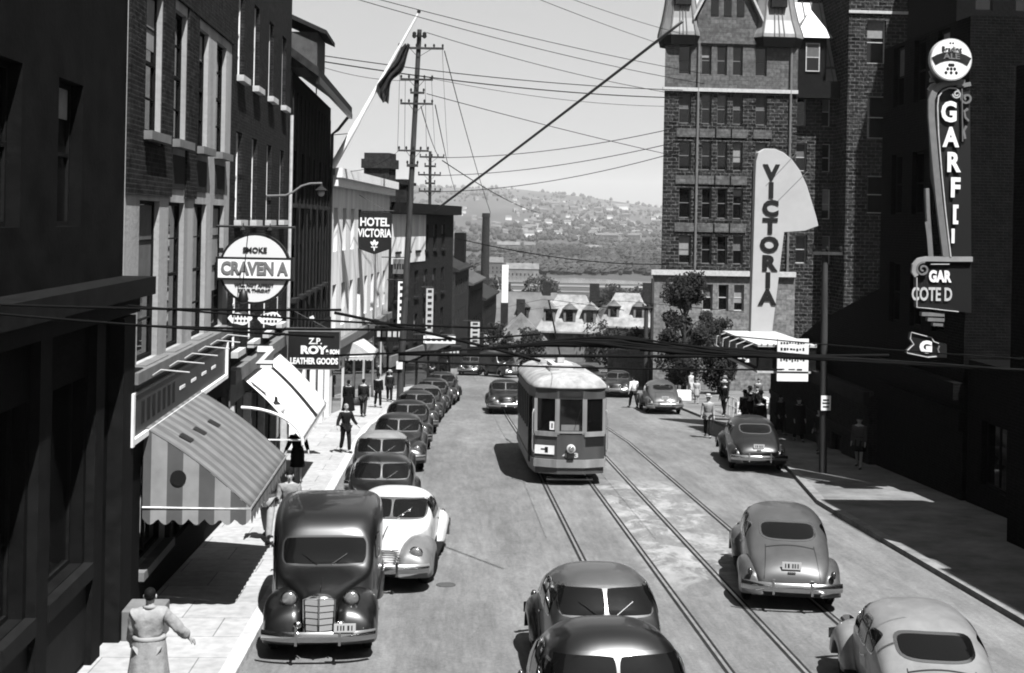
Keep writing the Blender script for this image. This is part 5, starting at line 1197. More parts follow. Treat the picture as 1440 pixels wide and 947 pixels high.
mb = MB(); mb.tube([(1.65*math.sin(q)+.0, -.15, 1.0-1.3*(1-math.cos(q))*.75) for q in [math.pi/2*i/10 for i in range(11)]], .04, 8); mb.build('front_bar', M['white'], aw2, smooth=True)
# rolled pale awning farther on
aw3 = awning('far_awning', 'small pale awning on the white building beside the utility pole', 66, 70, -4.9, -3.6, -.2, -1.0, M['light'], M['light'], .2)
# hanging globe lamp in front of the white awning
Q = Plane(35, 388, 575); r_ = Q.root('globe_lamp', 'white glass globe lamp hanging in front of the white awning', 'lamp')
mb = MB(); mb.ball((0, 0, -.02), .25, .25, .17, 18, 10); mb.build('globe', M['lit'], r_, smooth='all'); mb = MB(); mb.lathe([(.14, .12), (.1, .16), (.05, .2), (.04, .32)], 14); mb.tube([(0, 0, .3), (-.1, 0, .42), (-1.45, 0, .48)], .012, 6); mb.build('hanger', M['char'], r_)
# arm lamp on the brick block
Q = Plane(40, 452, 258); r_ = Q.root('arm_lamp', 'street lamp on a long curved pale arm sticking out of the brick block', 'street lamp')
pts = [Q.p(362, 276), Q.p(385, 275.5), Q.p(402, 275), Q.p(413, 270), Q.p(424, 262), Q.p(436, 258.5), Q.p(453, 258)]
mb = MB(); mb.tube([(x, 0, z) for x, z in pts], .035, 7); mb.build('arm', M['grey'], r_, smooth=True)
mb = MB(); mb.lathe([(.03, .0), (.05, -.1), (.2, -.22), (.19, -.24)], 14); mb.build('shade', M['char'], r_); mb = MB(); mb.ball((0, 0, -.3), .11); mb.build('bulb', M['light'], r_, smooth='all')

# neon blade sign
Q = Plane(36, 1320, 300); r_ = Q.root('blade_sign', 'tall neon blade sign with white letters GARF down its face and a scrolled pale frame', 'neon sign')
mb = MB(); mb.prism(list(reversed(Q.poly([(1306,128),(1320,117),(1345,114),(1362,120),(1364,361),(1333,361),(1310,250)]))), -.1, .1); mb.build('board', M['black'], r_)
Mf = mat('sign_frame', .3, .5, var=.2, scale=5); mb = MB()
Q.ribbon(mb, [(1353,118),(1343,116.5),(1332,117),(1320,121),(1311,129),(1306.5,142),(1306.5,165),(1309,195),(1313,240),(1318,290),(1327,361)], 9, -.2, -.101); mb.build('frame_band', Mf, r_)
mb = MB(); Q.ribbon(mb, [(1345,130),(1340,125.5),(1331,125),(1322,129),(1316,137),(1314.5,150),(1316,190),(1321,250),(1326,300),(1333,361)], 1.6, -.22, -.101); mb.build('neon_tube', M['light'], r_)
mb = MB(); Q.ribbon(mb, [(1301.5,265),(1303,300),(1307.5,361)], 5, -.15, -.02); Q.ribbon(mb, [(1299,312),(1302,335),(1304,361)], 3.4, -.19, -.151); mb.build('side_plate', Mf, r_)
def spiral(cx, cy, r0, r1, turns, st=0, n_=36, dirn=1): return [(cx+(r0+(r1-r0)*i/n_)*math.cos(st+dirn*2*math.pi*turns*i/n_), cy+(r0+(r1-r0)*i/n_)*math.sin(st+dirn*2*math.pi*turns*i/n_)) for i in range(n_+1)]
mb = MB(); Q.ribbon(mb, spiral(1341.5, 133.5, 1.5, 6, 1.5), 1.8, -.22, -.105); mb.build('scroll', M['light'], r_)
mb = MB(); Q.ribbon(mb, spiral(1356, 139, 2, 8.5, 1.3, 2), 3, -.18, -.103); Q.ribbon(mb, [(1358,154),(1353,158),(1354,166),(1359,171)], 3, -.18, -.103); Q.ribbon(mb, [(1356,178),(1352,185),(1354,196)], 3, -.18, -.103); Q.ribbon(mb, [(1349,126),(1350,200)], 1.3, -.2, -.104); mb.build('scroll', M['grey'], r_)
mb = MB()
for pts in ([(1306,100),(1310,110),(1322,119)], [(1305,113.5),(1312,114),(1320,119)], [(1304,128),(1308,122),(1316,118)], [(1362,119),(1352,121),(1342,121)]): Q.ribbon(mb, pts, 6, -.17, -.105)
mb.build('leaf_ornament', Mf, r_)
for ch, px, py, h_ in (('G', 1331.5, 159.5, 27), ('A', 1334, 195, 26), ('R', 1337, 230, 26), ('F', 1340, 265.5, 26), ('[', 1340, 300, 19), ('l', 1337, 333, 18)):
    o = Q.txt(ch, px, py, h_, M['white'], r_, y=-.16, bold=.03, sx=.82)  # bracket and bar are letters cut short to shape in the shade hiding them
# lower panel with scroll
mb = MB(); mb.prism(list(reversed(Q.poly([(1286,366),(1364,366),(1364,440),(1330,436),(1287,432)]))), -.1, .1); mb.build('lower_board', M['black'], r_)
mb = MB(); Q.ribbon(mb, [(1364,364.5),(1333,364.5),(1300,364),(1289,366),(1283,373),(1282,382),(1286,388)], 7, -.2, -.101); mb.build('frame_band', mat('sign_frame_pale', .5, .5, var=.15), r_)
mb = MB(); Q.ribbon(mb, spiral(1294.5, 378.5, 1.5, 10, 1.6, 1.2), 2.6, -.21, -.103); mb.build('scroll', M['grey'], r_)
mb = MB(); Q.ribbon(mb, [(1286.5,390),(1286.5,432),(1305,433.5),(1326,436),(1345,438)], 1.1, -.17, -.101); Q.ribbon(mb, [(1306,371.5),(1332,371.5)], 1.2, -.17, -.101); mb.build('neon_tube', M['light'], r_)
Q.txt('GAR', 1319, 389.5, 15, M['white'], r_, y=-.13, bold=.022, sx=.72); Q.txt("COTE D", 1308, 414.5, 18, M['light'], r_, y=-.13, bold=.014, sx=.62)
mb = MB()
for a, b2, y, h_ in ((1294, 1326, 441.5, 5.5), (1302.5, 1326, 449, 5), (1310, 1324, 456, 4)): Q.ribbon(mb, [(a, y), (b2, y+1)], h_, -.12, .05)
mb.build('stepped_bar', M['grey'], r_)
# arrow sign under it
Q = Plane(36.2, 1300, 486); r_ = Q.root('arrow_sign', 'small arrow-tailed neon sign with a white G, lowest of the cabaret signs', 'neon sign')
outl = [(1279.6,467),(1308,474.5),(1311,480),(1330,484),(1330,503),(1303,502),(1273.6,496.5),(1273.8,493),(1283,484),(1278,476)]
mb = MB(); mb.prism(list(reversed(Q.poly(outl))), -.08, .08); mb.build('board', M['black'], r_)
mb = MB(); Q.ribbon(mb, [(1318,482.5),(1311,480),(1308,474.5),(1279.6,467),(1278,476),(1283,484),(1273.8,493),(1273.8,496),(1303,502),(1315,501)], 1.3, -.13, -.081); mb.build('neon_tube', M['light'], r_)
Q.txt('G', 1300, 488.5, 15, M['white'], r_, y=-.11, bold=.03, sx=1.1)
mb = MB(); Q.ribbon(mb, [(1319,486),(1317,491),(1318.5,496)], 2, -.12, -.081); mb.build('lettering', M['grey'], r_)
# ale disc
Q = Plane(35.7, 1336, 84.5); r_ = Q.root('ale_disc_sign', 'round white ale sign with a dark curved band on top of the blade sign', 'sign')
mb = MB(); disc(mb, 0, 0, .6, -.09, .09); mb.build('rim', M['light'], r_); mb = MB(); disc(mb, 0, 0, .57, -.1, -.091); mb.build('face', M['white'], r_)
mb = MB(); Q.ribbon(mb, [(1311,87),(1318,83),(1326,80.5),(1336,79.5),(1346,81),(1354,84),(1361,88)], 12, -.115, -.102); mb.build('dark_band', M['char'], r_)
text('ALE', .15*SZ, M['grey'], r_, (0, -.12, .08), sx=1.3, bold=.006)
text('Brading', .14*SZ, M['char'], r_, (0, -.11, .29), sx=.95, bold=.0)
mb = MB()
for x, z in ((-.04, .46), (.04, .46)): mb.ball((x, -.1, z), .03, .01, .03, 8, 4)
for i in range(3):
    for s in (-1, 0, 1): mb.ball((s*(.05+.05*i), -.1, -.16-.11*i), .045, .012, .05, 8, 5)
mb.build('hop_emblem', M['char'], r_)

# theatre marquee
mr_ = empty('theatre_marquee', (14.75, 50, 0), 0, 'dark theatre marquee with a bright poster board hung on its front', 'marquee')
zt2 = 1.35
mb = MB(); mb.box(-2.3, -.01, 0, 6.3, zt2-.95, zt2); mb.build('canopy', M['dark'], mr_)
mb = MB(); mb.box(-2.36, 0, -.06, 6.36, zt2+.003, zt2+.09); mb.box(-2.36, 0, -.05, 6.35, zt2-1.03, zt2-.953); mb.build('edge', M['light'], mr_)
mb = MB(); mb.box(-2.33, -2.303, .3, 6, zt2-.8, zt2-.15); mb.build('side_letterboard', M['grey'], mr_)
for i in range(5):
    mb = MB(); y = .7+i*1.25; mb.tube([(-2.36, y, zt2+.05), (-2.75, y, zt2-.1), (-2.78, y, zt2-.5), (-2.6, y, zt2-.62)], .022, 6); mb.lathe([(.03, .1), (.14, -.02), (.13, -.03)], 12, Matrix.Translation((-2.55, y, zt2-.66))); mb.build('edge_lamp', M['light'], mr_, smooth=True)
for i in range(10):
    mb = MB(); mb.ball((-2.2+i*.24, -.08, zt2+.13), .035); mb.build('bulb', M['lit'], mr_)
Q = Plane(49.8, 1115, 506); r_ = Q.root('poster_board', 'bright poster board with faded dark lines of lettering on the marquee front', 'poster')
a = Q.p(1092, 536); b2 = Q.p(1137, 477); mb = MB(); mb.box(a[0], b2[0], -.05, .05, a[1], b2[1]); mb.build('board', M['white'], r_)
mb = MB()
for j, (z0, h_, n_) in enumerate(((.6, .1, 9), (.33, .15, 8), (-.12, .27, 9), (-.42, .07, 3))):
    for i in range(n_):
        x = a[0]+.12+(b2[0]-a[0]-.24)*i/n_; mb.box(x, x+(b2[0]-a[0]-.24)/n_*random.uniform(.5, .8), -.058, -.051, z0+random.uniform(0, h_*.4), z0+h_*random.uniform(.75, 1))
mb.box(a[0], b2[0], -.06, -.051, -.52, -.46); mb.build('faded_lettering', M['char'], r_)

# crates, railing and case on the right pavement
def crate(x, y, z, label, w_=.75, d_=.5, h_=.28):
    mb = MB(); mb.box(x-w_/2, x+w_/2, y-d_/2, y+d_/2, z+.01, z+h_-.01)
    r_ = mb.build('crate', M['light'], None); r_.data.transform(Matrix.Translation((-x, -y, -z))); r_.location = (x, y, z); tag(r_, label, 'crate', 'slatted crates stacked on the right pavement')
    mb = MB()
    for s in (-1, 1): mb.box(-w_/2-.01, w_/2+.01, s*d_/2-.012, s*d_/2+.012, .02, h_*.42); mb.box(-w_/2-.01, w_/2+.01, s*d_/2-.013, s*d_/2+.013, h_*.52, h_-.02)
    mb.build('slat', M['white'], r_); return r_
for i, (x, y) in enumerate(((15.55, 65.4), (16.35, 65.1), (17.15, 64.8))):
    z = gz(y)+.12
    for k in range(2 if i == 0 else 3): crate(x, y, z+k*.3, ['lowest', 'second lowest', 'topmost'][k]+' pale crate in the '+['left', 'middle', 'right'][i]+' stack on the right pavement')
rl = empty('pavement_railing', (14.3, 61.5, gz(61.5)+.12), 0, 'low pale pipe railing on the sunny right pavement', 'railing')
for i in range(5): mb = MB(); mb.tube([(.05*i*2, i*1.3, -.1*i), (.1*i, i*1.3, .95-.1*i)], .03, 6); mb.build('post', M['light'], rl)
mb = MB()
for z in (.5, .95): mb.tube([(.1*i, i*1.3, z-.1*i) for i in range(5)], .025, 6)
mb.build('rail', M['light'], rl)
mb = MB(); mb.box(-.45, .45, -.25, .25, .02, .62); o = mb.build('suitcase', M['white'], None, loc=rp(14.3, 75.5), bevel=.03); tag(o, 'white box on the pavement at the feet of the person in white', 'box')
mb = MB(); mb.box(-.3, .3, -.02, .0, .3, .34); mb.build('strap', M['char'], o)

# ------------------------------------------------------------------ poles, wires, flag
def pole(name, label, Y, base, top, arms_, r0=.17, r1=.11, armm='pole_timber'):
    b0 = onY(base[0], base[1], Y); t0 = onY(top[0], top[1], Y); g = gz(Y)
    f_ = (g-t0.z)/(b0.z-t0.z); bx = t0.x+(b0.x-t0.x)*f_
    r_ = empty(name, (bx, Y, g), 0, label, 'utility pole'); H_ = t0.z-g; dx = t0.x-bx
    mb = MB(); mb.tube([(dx*i/8, 0, H_*i/8-.2*(i == 0)) for i in range(9)], [r0+(r1-r0)*i/8 for i in range(9)], 12); mb.build('shaft', M['wood'], r_, smooth=True)
    for (py, xa, xb, th) in arms_:
        a = onY(xa, py, Y)-r_.location; b2 = onY(xb, py+(.02*(xb-xa)), Y)-r_.location
        mb = MB(); mb.loft([[(q.x, -.22, q.z-th), (q.x, -.12, q.z-th), (q.x, -.12, q.z+th), (q.x, -.22, q.z+th)] for q in (a, b2)]); ar = mb.build('crossarm', M['wood'], r_)
        n_ = max(2, int(abs(b2.x-a.x)/.42)); mb = MB()
        for i in range(n_+1):
            q = a+(b2-a)*((i+.12)/(n_+.24)); mb.lathe([(.02, 0), (.055, .05), (.06, .12), (.03, .19)], 8, Matrix.Translation((q.x, -.17, q.z+th)))
        mb.build('insulator', M['char'], ar, smooth=True)
        if abs(b2.x-a.x) > 1.2:
            cx = dx*(a.z/H_); mb = MB()
            for q in (a+(b2-a)*.25, a+(b2-a)*.75): mb.tube([(q.x, -.12, q.z), (cx, -.15, q.z-.5)], .015, 5)
            mb.build('brace', M['char'], ar)
    return r_, H_, dx
P1, H1, dx1 = pole('utility_pole', 'tall leaning utility pole with many crossarms on the left pavement', 71, (562, 560), (590, 42),
    [(68, 560, 624, .06), (112, 563, 609, .055), (146, 563, 609, .055), (212, 560, 603, .05), (131, 577, 597, .06), (233, 572, 588, .08)], .2, .13)
q = onY(590, 50, 71)-P1.location
mb = MB()
for a in (-.28, 0, .28): mb.lathe([(.04, -.2), (.1, -.15), (.11, .1), (.05, .16)], 10, Matrix.Translation((q.x+a, -.25, q.z)))
mb.box(q.x-.4, q.x+.4, -.2, -.1, q.z-.1, q.z-.02); mb.build('transformer', M['char'], P1)
q = onY(562, 513, 71)-P1.location; mb = MB(); mb.box(q.x-.17, q.x+.17, -.3, -.26, q.z-.22, q.z+.22); mb.build('notice', M['white'], P1)
pole('utility_pole', 'shorter utility pole with crossarms beyond the tall leaning one', 104, (603, 470), (605, 213), [(221, 590, 625, .07), (234, 597, 613, .08), (246, 588, 620, .07), (258, 598, 612, .08), (269, 589, 620, .07)], .17, .12)
pole('utility_pole', 'left of two thin dark poles against the pale base of the stone hotel', 84, (907, 540), (909, 430), [(432, 903, 918, .05)], .16, .14)
pole('utility_pole', 'right of two thin dark poles against the pale base of the stone hotel', 84, (915, 540), (918, 392), [], .14, .1)
P3, _, _ = pole('utility_pole', 'dark pole with a small white notice at the right kerb near the theatre', 41.5, (1157, 672), (1160, 352), [(356, 1140, 1182, .05)], .13, .1)
q = onY(1159, 566, 41.5)-P3.location; mb = MB(); mb.box(q.x-.16, q.x+.16, -.2, -.17, q.z-.24, q.z+.24); ns = mb.build('notice', M['white'], P3)
mb = MB()
for z, w_ in ((.1, .1), (0, .12), (-.12, .1)): mb.box(q.x-w_, q.x+w_, -.205, -.201, q.z+z-.025, q.z+z+.025)
mb.build('notice_lettering', M['char'], ns)
def wire(A_, YA, B_, YB, r_, sag, label, n_=24, group='overhead wires', name='overhead_wire', bulge=None):
    a = onY(A_[0], A_[1], YA); b2 = onY(B_[0], B_[1], YB); pts = []; rs = []
    for i in range(n_+1):
        t = i/n_; q = a+(b2-a)*t; q.z -= sag*4*t*(1-t); pts.append(q-a); rs.append(r_*(1+(bulge(t) if bulge else 0)))
    mb = MB(); mb.tube([tuple(q) for q in pts], rs, 6); o = mb.build(name, M['cable'], None, loc=a, smooth='all'); tag(o, label, 'wire', group); return o
W_ = [((438,76), 60, (960,127), 75, .022, .3, 'upper of two parallel wires from the gabled house to the hotel'), ((438,84), 60, (960,138), 75, .028, .35, 'lower of two parallel wires from the gabled house to the hotel'),
 ((478,-8), 55, (990,118), 80, .018, .3, 'wire running from the top left of the sky down past the flagpole tip'), ((505,-8), 55, (990,104), 80, .018, .2, 'wire just right of the one passing the flagpole tip'),
 ((600,46), 71, (960,134), 85, .018, .3, 'wire from the head of the leaning pole to the hotel'), ((600,132), 71, (960,222), 85, .02, .1, 'steep wire from the middle of the leaning pole down to the hotel'), ((604,110), 71, (960,150), 85, .014, .4, 'faint wire from the second crossarm of the leaning pole'),
 ((622,222), 104, (960,178), 85, .025, .5, 'wire rising right from the far pole, highest of three'), ((620,247), 104, (960,198), 85, .025, .5, 'wire rising right from the far pole, middle of three'), ((618,270), 104, (960,212), 85, .025, .6, 'wire rising right from the far pole, lowest of three'),
 ((740,-8), 60, (960,72), 80, .016, .1, 'left of two wires crossing the top of the sky'), ((785,-8), 60, (960,48), 80, .016, .1, 'right of two wires crossing the top of the sky'),
 ((445,92), 60, (600,112), 71, .014, .3, 'thin wire behind the flag to the leaning pole'), ((560,213), 71, (470,240), 60, .014, .4, 'short slack wire from the leaning pole to the white building')]
for a in W_: wire(*a)
for i, x in enumerate((563, 570, 598, 607, 622)):
    wire((x, 70 if i in (0, 4) else 113), 71, (x-4+i*3, 214 if i < 4 else 222), 71 if i < 3 else 104, .011, .3, ['first', 'second', 'third', 'fourth', 'last'][i]+' thin line counted from the left hanging along the leaning pole')
for i, (xa, ya, xb, yb) in enumerate(((612,148,640,268), (592,150,618,222), (625,72,690,300), (622,226,760,300), (640,335,930,372))):
    wire((xa, ya), 71, (xb, yb), 150 if i != 4 else 90, .03, .4, ['steep', 'short', 'long', 'slack', 'low'][i]+' dark wire running away over the lower town')
# thick guy across the sky
wire((612, 296), 30, (960, 30), 22, .03, .02, 'thick grey cable slanting up across the sky to the hotel roof').data.materials[0] = mat('grey_cable', .2, .9)
# span wires close to the camera
def bulgef(t): return 5.2*math.exp(-((t-.42)/.11)**2)+2.4*math.exp(-((t-.60)/.10)**2)
a = onY(470, 500, 13); b_ = onY(1420, 520, 13); mb = MB(); rw = random.Random(2)
for k in range(11):
    ph, am = rw.uniform(0, 6.28), rw.uniform(.3, 1); pts = []
    for i in range(61):
        t = i/60; q = a+(b_-a)*t-a; env = .004+.011*bulgef(t); q.z += .2*4*t*(1-t)*(.55+.45*math.exp(-((t-.36)/.16)**2)) + env*am*math.sin(ph+t*rw.choice((9, 9.4, 9.2)))+rw.uniform(-.003, .003); q.y += env*am*math.cos(ph+t*7); pts.append(tuple(q))
    mb.tube(pts, [.007+.0035*bulgef(i/60)*(.6+.4*math.sin(i*.9+ph)) for i in range(61)], 5)
o = mb.build('cable_bundle', M['cable'], None, loc=a, smooth='all'); tag(o, 'thick tangled bundle of black cables across the street above the tram', 'cable')
for i, (a, b2, r_, sg) in enumerate((((-20,428),(480,436),.014,.02), ((-20,440),(470,474),.014,.02), ((180,430),(700,462),.012,.03), ((190,458),(600,463),.014,.02), ((470,440),(760,508),.018,-.02), ((560,498),(1250,500),.02,.02), ((560,478),(760,470),.012,.02), ((900,492),(1460,522),.02,.0), ((560,508),(1100,520),.012,.03), ((1000,470),(1460,506),.008,.02))):
    wire(a, 13.5+i*.25, b2, 13.5+i*.25, r_, sg, ['topmost foreground wire over the fascia board', 'second foreground wire over the fascia board', 'wire crossing below the cigarette disc', 'heavier wire passing just above the leather goods sign', 'wire slanting down towards the tram roof', 'straight cable behind the thick bundle', 'short thin wire left of the tram roof', 'cable continuing right past the marquee poster', 'thin cable just over the tram roof', 'thinnest wire passing the marquee at right'][i], name='span_wire', group='span wires close overhead')
wire((349, 325), 30.8, (341, 405), 30.8, .012, 0, 'thin drop cord in front of the cigarette disc')
mb = MB(); q = onY(342, 418, 30.8); mb.lathe([(.02, .2), (.09, .12), (.13, -.05), (.11, -.12), (.03, -.16)], 12); o = mb.build('cable_insulator', M['black'], None, loc=q, smooth=True); tag(o, 'black bell-shaped insulator hanging at the lower edge of the cigarette disc', 'insulator')
for x, lb in ((3.95, 'trolley wire above the tram'), (6.62, 'trolley wire above the right hand tracks')):
    pts = [(x, y, gz(y)+5.6) for y in range(28, 110, 6)]; mb = MB(); mb.tube([(0, p_[1]-28, p_[2]-gz(28)-5.6) for p_ in pts], .008, 5); o = mb.build('trolley_wire', M['cable'], None, loc=(x, 28, gz(28)+5.6)); tag(o, lb, 'wire', 'trolley wires')
# flagpole and flag
Q = Plane(60, 467, 236); r_ = Q.root('flagpole', 'white slanting flagpole fixed to the white building', 'flagpole'); tip = Q.p(589, 18)
mb = MB(); mb.tube([(0, 0, 0), (tip[0]*.3, 0, tip[1]*.3), (tip[0]*.31, 0, tip[1]*.31), (tip[0], 0, tip[1])], [.16, .125, .1, .05], 12); mb.build('pole_shaft', M['white'], r_, smooth=True)
mb = MB(); mb.ball((tip[0], 0, tip[1]+.05), .09); mb.build('finial', M['char'], r_, smooth='all')
mb = MB(); mb.box(-.25, .15, -.1, .3, -.35, .15); mb.tube([(-.3, .1, 1.5), (.9, 0, 1.62)], .02, 5); mb.build('wall_bracket', M['grey'], r_)
fl = [(569,62,577,64),(560,74,572,80),(556,85,570,92),(550,92,565,104),(545,98,552,112),(540,108,549,122),(528,120,548,134),(530,133,547,144),(536,143,546,146)]
mb = MB(); rings = []
for i, (xa, ya, xb, yb) in enumerate(fl):
    a = Q.p(xa, ya); b2 = Q.p(xb, yb); row = []
    for k in range(17): t = k/16; row.append((a[0]+(b2[0]-a[0])*t, .14*math.sin(t*14+i*.6)-.12, a[1]+(b2[1]-a[1])*t+.05*math.sin(t*9+i)))
    rings.append(row)
mb.loft(rings, closed=False, caps=False); o = mb.build('flag', mat('flag_cloth', .05, .9, var=.6, scale=3), None, loc=Q.o, smooth='all', fix=False); s_ = o.modifiers.new('t', 'SOLIDIFY'); s_.thickness = .02; o.modifiers.new('u', 'SUBSURF').render_levels = 1; tag(o, 'dark flag drooping in folds from the slanted flagpole', 'flag')

# ------------------------------------------------------------------ trees, lower town, far slope
def tree(label, x, y, h, rx, leaf=.04, n_=5000, cat='tree', group=None, seed=1, ls=.16, z=None):
    rnd = random.Random(seed); g = gz(y) if z is None else z; r_ = empty('street_tree', (x, y, g), 0, label, cat, group)
    mb = MB(); mb.tube([(0, 0, -.2), (.05, 0, h*.25), (-.03, 0, h*.6), (0, 0, h*.92)], [h*.024, h*.018, h*.011, h*.003], 8)
    clumps = []
    for i in range(44):
        a = rnd.uniform(0, 6.28); hh = h*rnd.uniform(.14, .93); prof = math.sin(math.pi*min(1, max(.08, (hh/h-.12)/.95)))**.7*(1.15-.55*hh/h); rr_ = rx*prof*rnd.uniform(.45, 1)
        c = Vector((math.cos(a)*rr_, math.sin(a)*rr_, hh)); clumps.append((c, rx*rnd.uniform(.2, .36)))
        mb.tube([(0, 0, hh*.78), (c.x*.5, c.y*.5, hh*.93), tuple(c)], [h*.007, h*.005, h*.002], 5)
    mb.build('trunk', M['bark'], r_, smooth=True)
    mb = MB()
    for i in range(n_):
        c, cr_ = rnd.choice(clumps); d = Vector((rnd.gauss(0, 1), rnd.gauss(0, 1), rnd.gauss(0, .8))).normalized()*cr_*rnd.random()**.45; p_ = c+d
        a = Vector((rnd.uniform(-1, 1), rnd.uniform(-1, 1), rnd.uniform(-1, 1))).normalized(); b2 = a.orthogonal().normalized(); s_ = ls*rnd.uniform(.6, 1.3)
        mb.add([tuple(p_-a*s_*.5), tuple(p_+b2*s_*.3), tuple(p_+a*s_*.5), tuple(p_-b2*s_*.3)], [(0, 1, 2, 3)])
    mb.build('crown', mat('leaves', leaf, .7, var=.5, scale=1.2, spec=.3), r_, fix=False); return r_
q = onY(962, 500, 80); tree('dark leafy tree in front of the pale base of the stone hotel', q.x, 80, 8.2, 2.2, .035, 14000, seed=3, ls=.2)
q = onY(1000, 500, 84); tree('second darker tree between the leafy tree and the marquee', q.x+.3, 83, 5.2, 1.7, .03, 6000, seed=8, ls=.2)
# low pale wall and dark hoarding in front of the hotel
q0 = onY(855, 520, 95); q1 = onY(1010, 520, 95)
mb = MB(); mb.box(0, q1.x-q0.x, 0, .4, -1, onY(900, 493, 95).z-gz(95)); o = mb.build('low_wall', M['ashlar2'], None, loc=(q0.x, 95, gz(95))); tag(o, 'low pale stone wall below the stone hotel', 'wall')
# houses of the lower town
def house(label, x, y, z, w_, d_, hw, hr, wallv, roofv, dorm=0, group=None, rz=0, hip=False, name='house'):
    r_ = empty(name, (x, y, z), rz, label, 'house', group)
    hs = []
    nwin = max(1, int(w_/2.6)); nf = max(1, int(hw/3))
    mb = MB(); mb.box(-w_/2, w_/2, 0, d_, -2.5, hw)
    if not hip: mb.add([(-w_/2, 0, hw), (-w_/2, d_, hw), (-w_/2, d_/2, hw+hr*.97), (w_/2, 0, hw), (w_/2, d_, hw), (w_/2, d_/2, hw+hr*.97)], [(0, 1, 2), (3, 5, 4)])
    mb.build('wall', wallv, r_)
    mb = MB(); e_ = .4; ix = w_*.32 if hip else 0
    mb.loft([[(s*(w_/2+e_)-(0), -e_, hw-.15), (s*(w_/2+e_), -e_, hw+.05), (s*(w_/2+e_-ix), d_/2, hw+hr), (s*(w_/2+e_), d_+e_, hw+.05), (s*(w_/2+e_), d_+e_, hw-.15)] for s in (-1, 1)]); rf = mb.build('roof', roofv, r_)
    for f in range(nf):
        for k in range(nwin):
            xx = -w_/2+(k+.5)*w_/nwin; mb = MB(); mb.box(xx-.45, xx+.45, -.06, -.01, 1+f*3-.0, 2.5+f*3); mb.build('window', M['glass'], r_)
    for k in range(dorm):
        xx = -w_/2+(k+.5)*w_/dorm; yy = d_/2*.35; zz = hw+hr*.35
        mb = MB(); mb.box(xx-.7, xx+.7, yy-.6, yy+2, zz-.6, zz+1.2); dmm = mb.build('dormer', wallv, rf); mb = MB(); mb.loft([[(xx-.95, y2, zz+1.15), (xx, y2, zz+2.0), (xx+.95, y2, zz+1.15)] for y2 in (yy-.8, yy+2.4)]); mb.build('dormer_roof', roofv, dmm); mb = MB(); mb.box(xx-.4, xx+.4, yy-.65, yy-.605, zz-.2, zz+.9); mb.build('window', M['glass'], dmm)
    mb = MB(); mb.box(w_*.3, w_*.3+1.1, d_/2-.4, d_/2+.5, hw+hr*.5, hw+hr+1.4); mb.build('chimney', M['brick3'], rf)
    return r_
def hpos(px, py, Y): q = onY(px, py, Y); return q.x, Y, q.z
hw_ = mat('pale_render', .32, .85, var=.35, scale=.3); wg = mat('grey_render', .13, .8, var=.3); wd = mat('dark_render', .08, .85, var=.3); rl_ = mat('bright_roof', .5, .6, var=.15, scale=.6); rg_ = mat('grey_roof', .16, .8, var=.3, scale=.6)
near_h = [('steep pale-roofed house with three dormers behind the tram', 800, 468, 150, 7.2, 6, 1.5, 4.2, hw_, rl_, 3, True), ('dark house with a tall pointed pale gable left of the dormered house', 765, 474, 140, 2.6, 5, 1.0, 3.0, hw_, rl_, 0, False),
  ('broad pale mansard house left of the twin poles', 880, 462, 165, 6.6, 7, 2, 4.2, hw_, rl_, 2, True), ('grey-roofed house behind the white chimney', 735, 466, 170, 8, 8, 2.2, 4.6, wd, rg_, 1, False),
 ]
rl_n = mat('sunlit_old_roof', .3, .75, var=.5, scale=.8); hw_n = mat('old_render', .22, .85, var=.4, scale=.5)
near_h = [(a[:8]+(hw_n if a[8] is hw_ else a[8],)+(rl_n if a[9].name.startswith('bright') else a[9],)+a[10:]) for a in near_h]
for lb, px, py, Y, w2, d2, h1, h2, wv_, rv_, dn, hp_ in near_h: x, y, z = hpos(px, py, Y); house(lb, x, y, z-(2.4 if Y < 160 else 2.0)-(.8 if Y > 160 else 0), w2, d2, h1+1, h2, wv_, rv_, dn, hip=hp_, rz=R(90) if 'pointed' in lb else R(random.uniform(-12, 12)), group='houses of the lower town')
rnd = random.Random(5)
desc = ['pale', 'grey', 'dark', 'whitewashed']
mid = [(735, 388, 640, 20, 5, 0), (693, 385, 700, 14, 8, 1), (715, 356, 1000, 22, 7, 0), (745, 352, 1100, 12, 6, 1), (835, 352, 1200, 18, 5, 1)]
wl = [mat('pale_works_wall', .2, .85, var=.4, scale=.2), wg, wd, mat('lime_wall', .3, .8, var=.3, scale=.2)]; rl_ = mat('weathered_roof', .2, .8, var=.4, scale=.2)
for i, (px, py, Y, w2, h1, c) in enumerate(mid):
    k_ = Y; Y = 39.6*1800/(py-310); w2 *= Y/k_*.8; h1 *= Y/k_*.8; x = onY(px, py, Y).x; z = -99
    house('%s block on the valley floor, number %d counted from the left' % (desc[c], i+1), x, Y, max(z, hill(x, Y)), w2, 12, h1, 4, wl[c], [rl_, rg_][i % 2], 0, group='blocks on the valley floor')
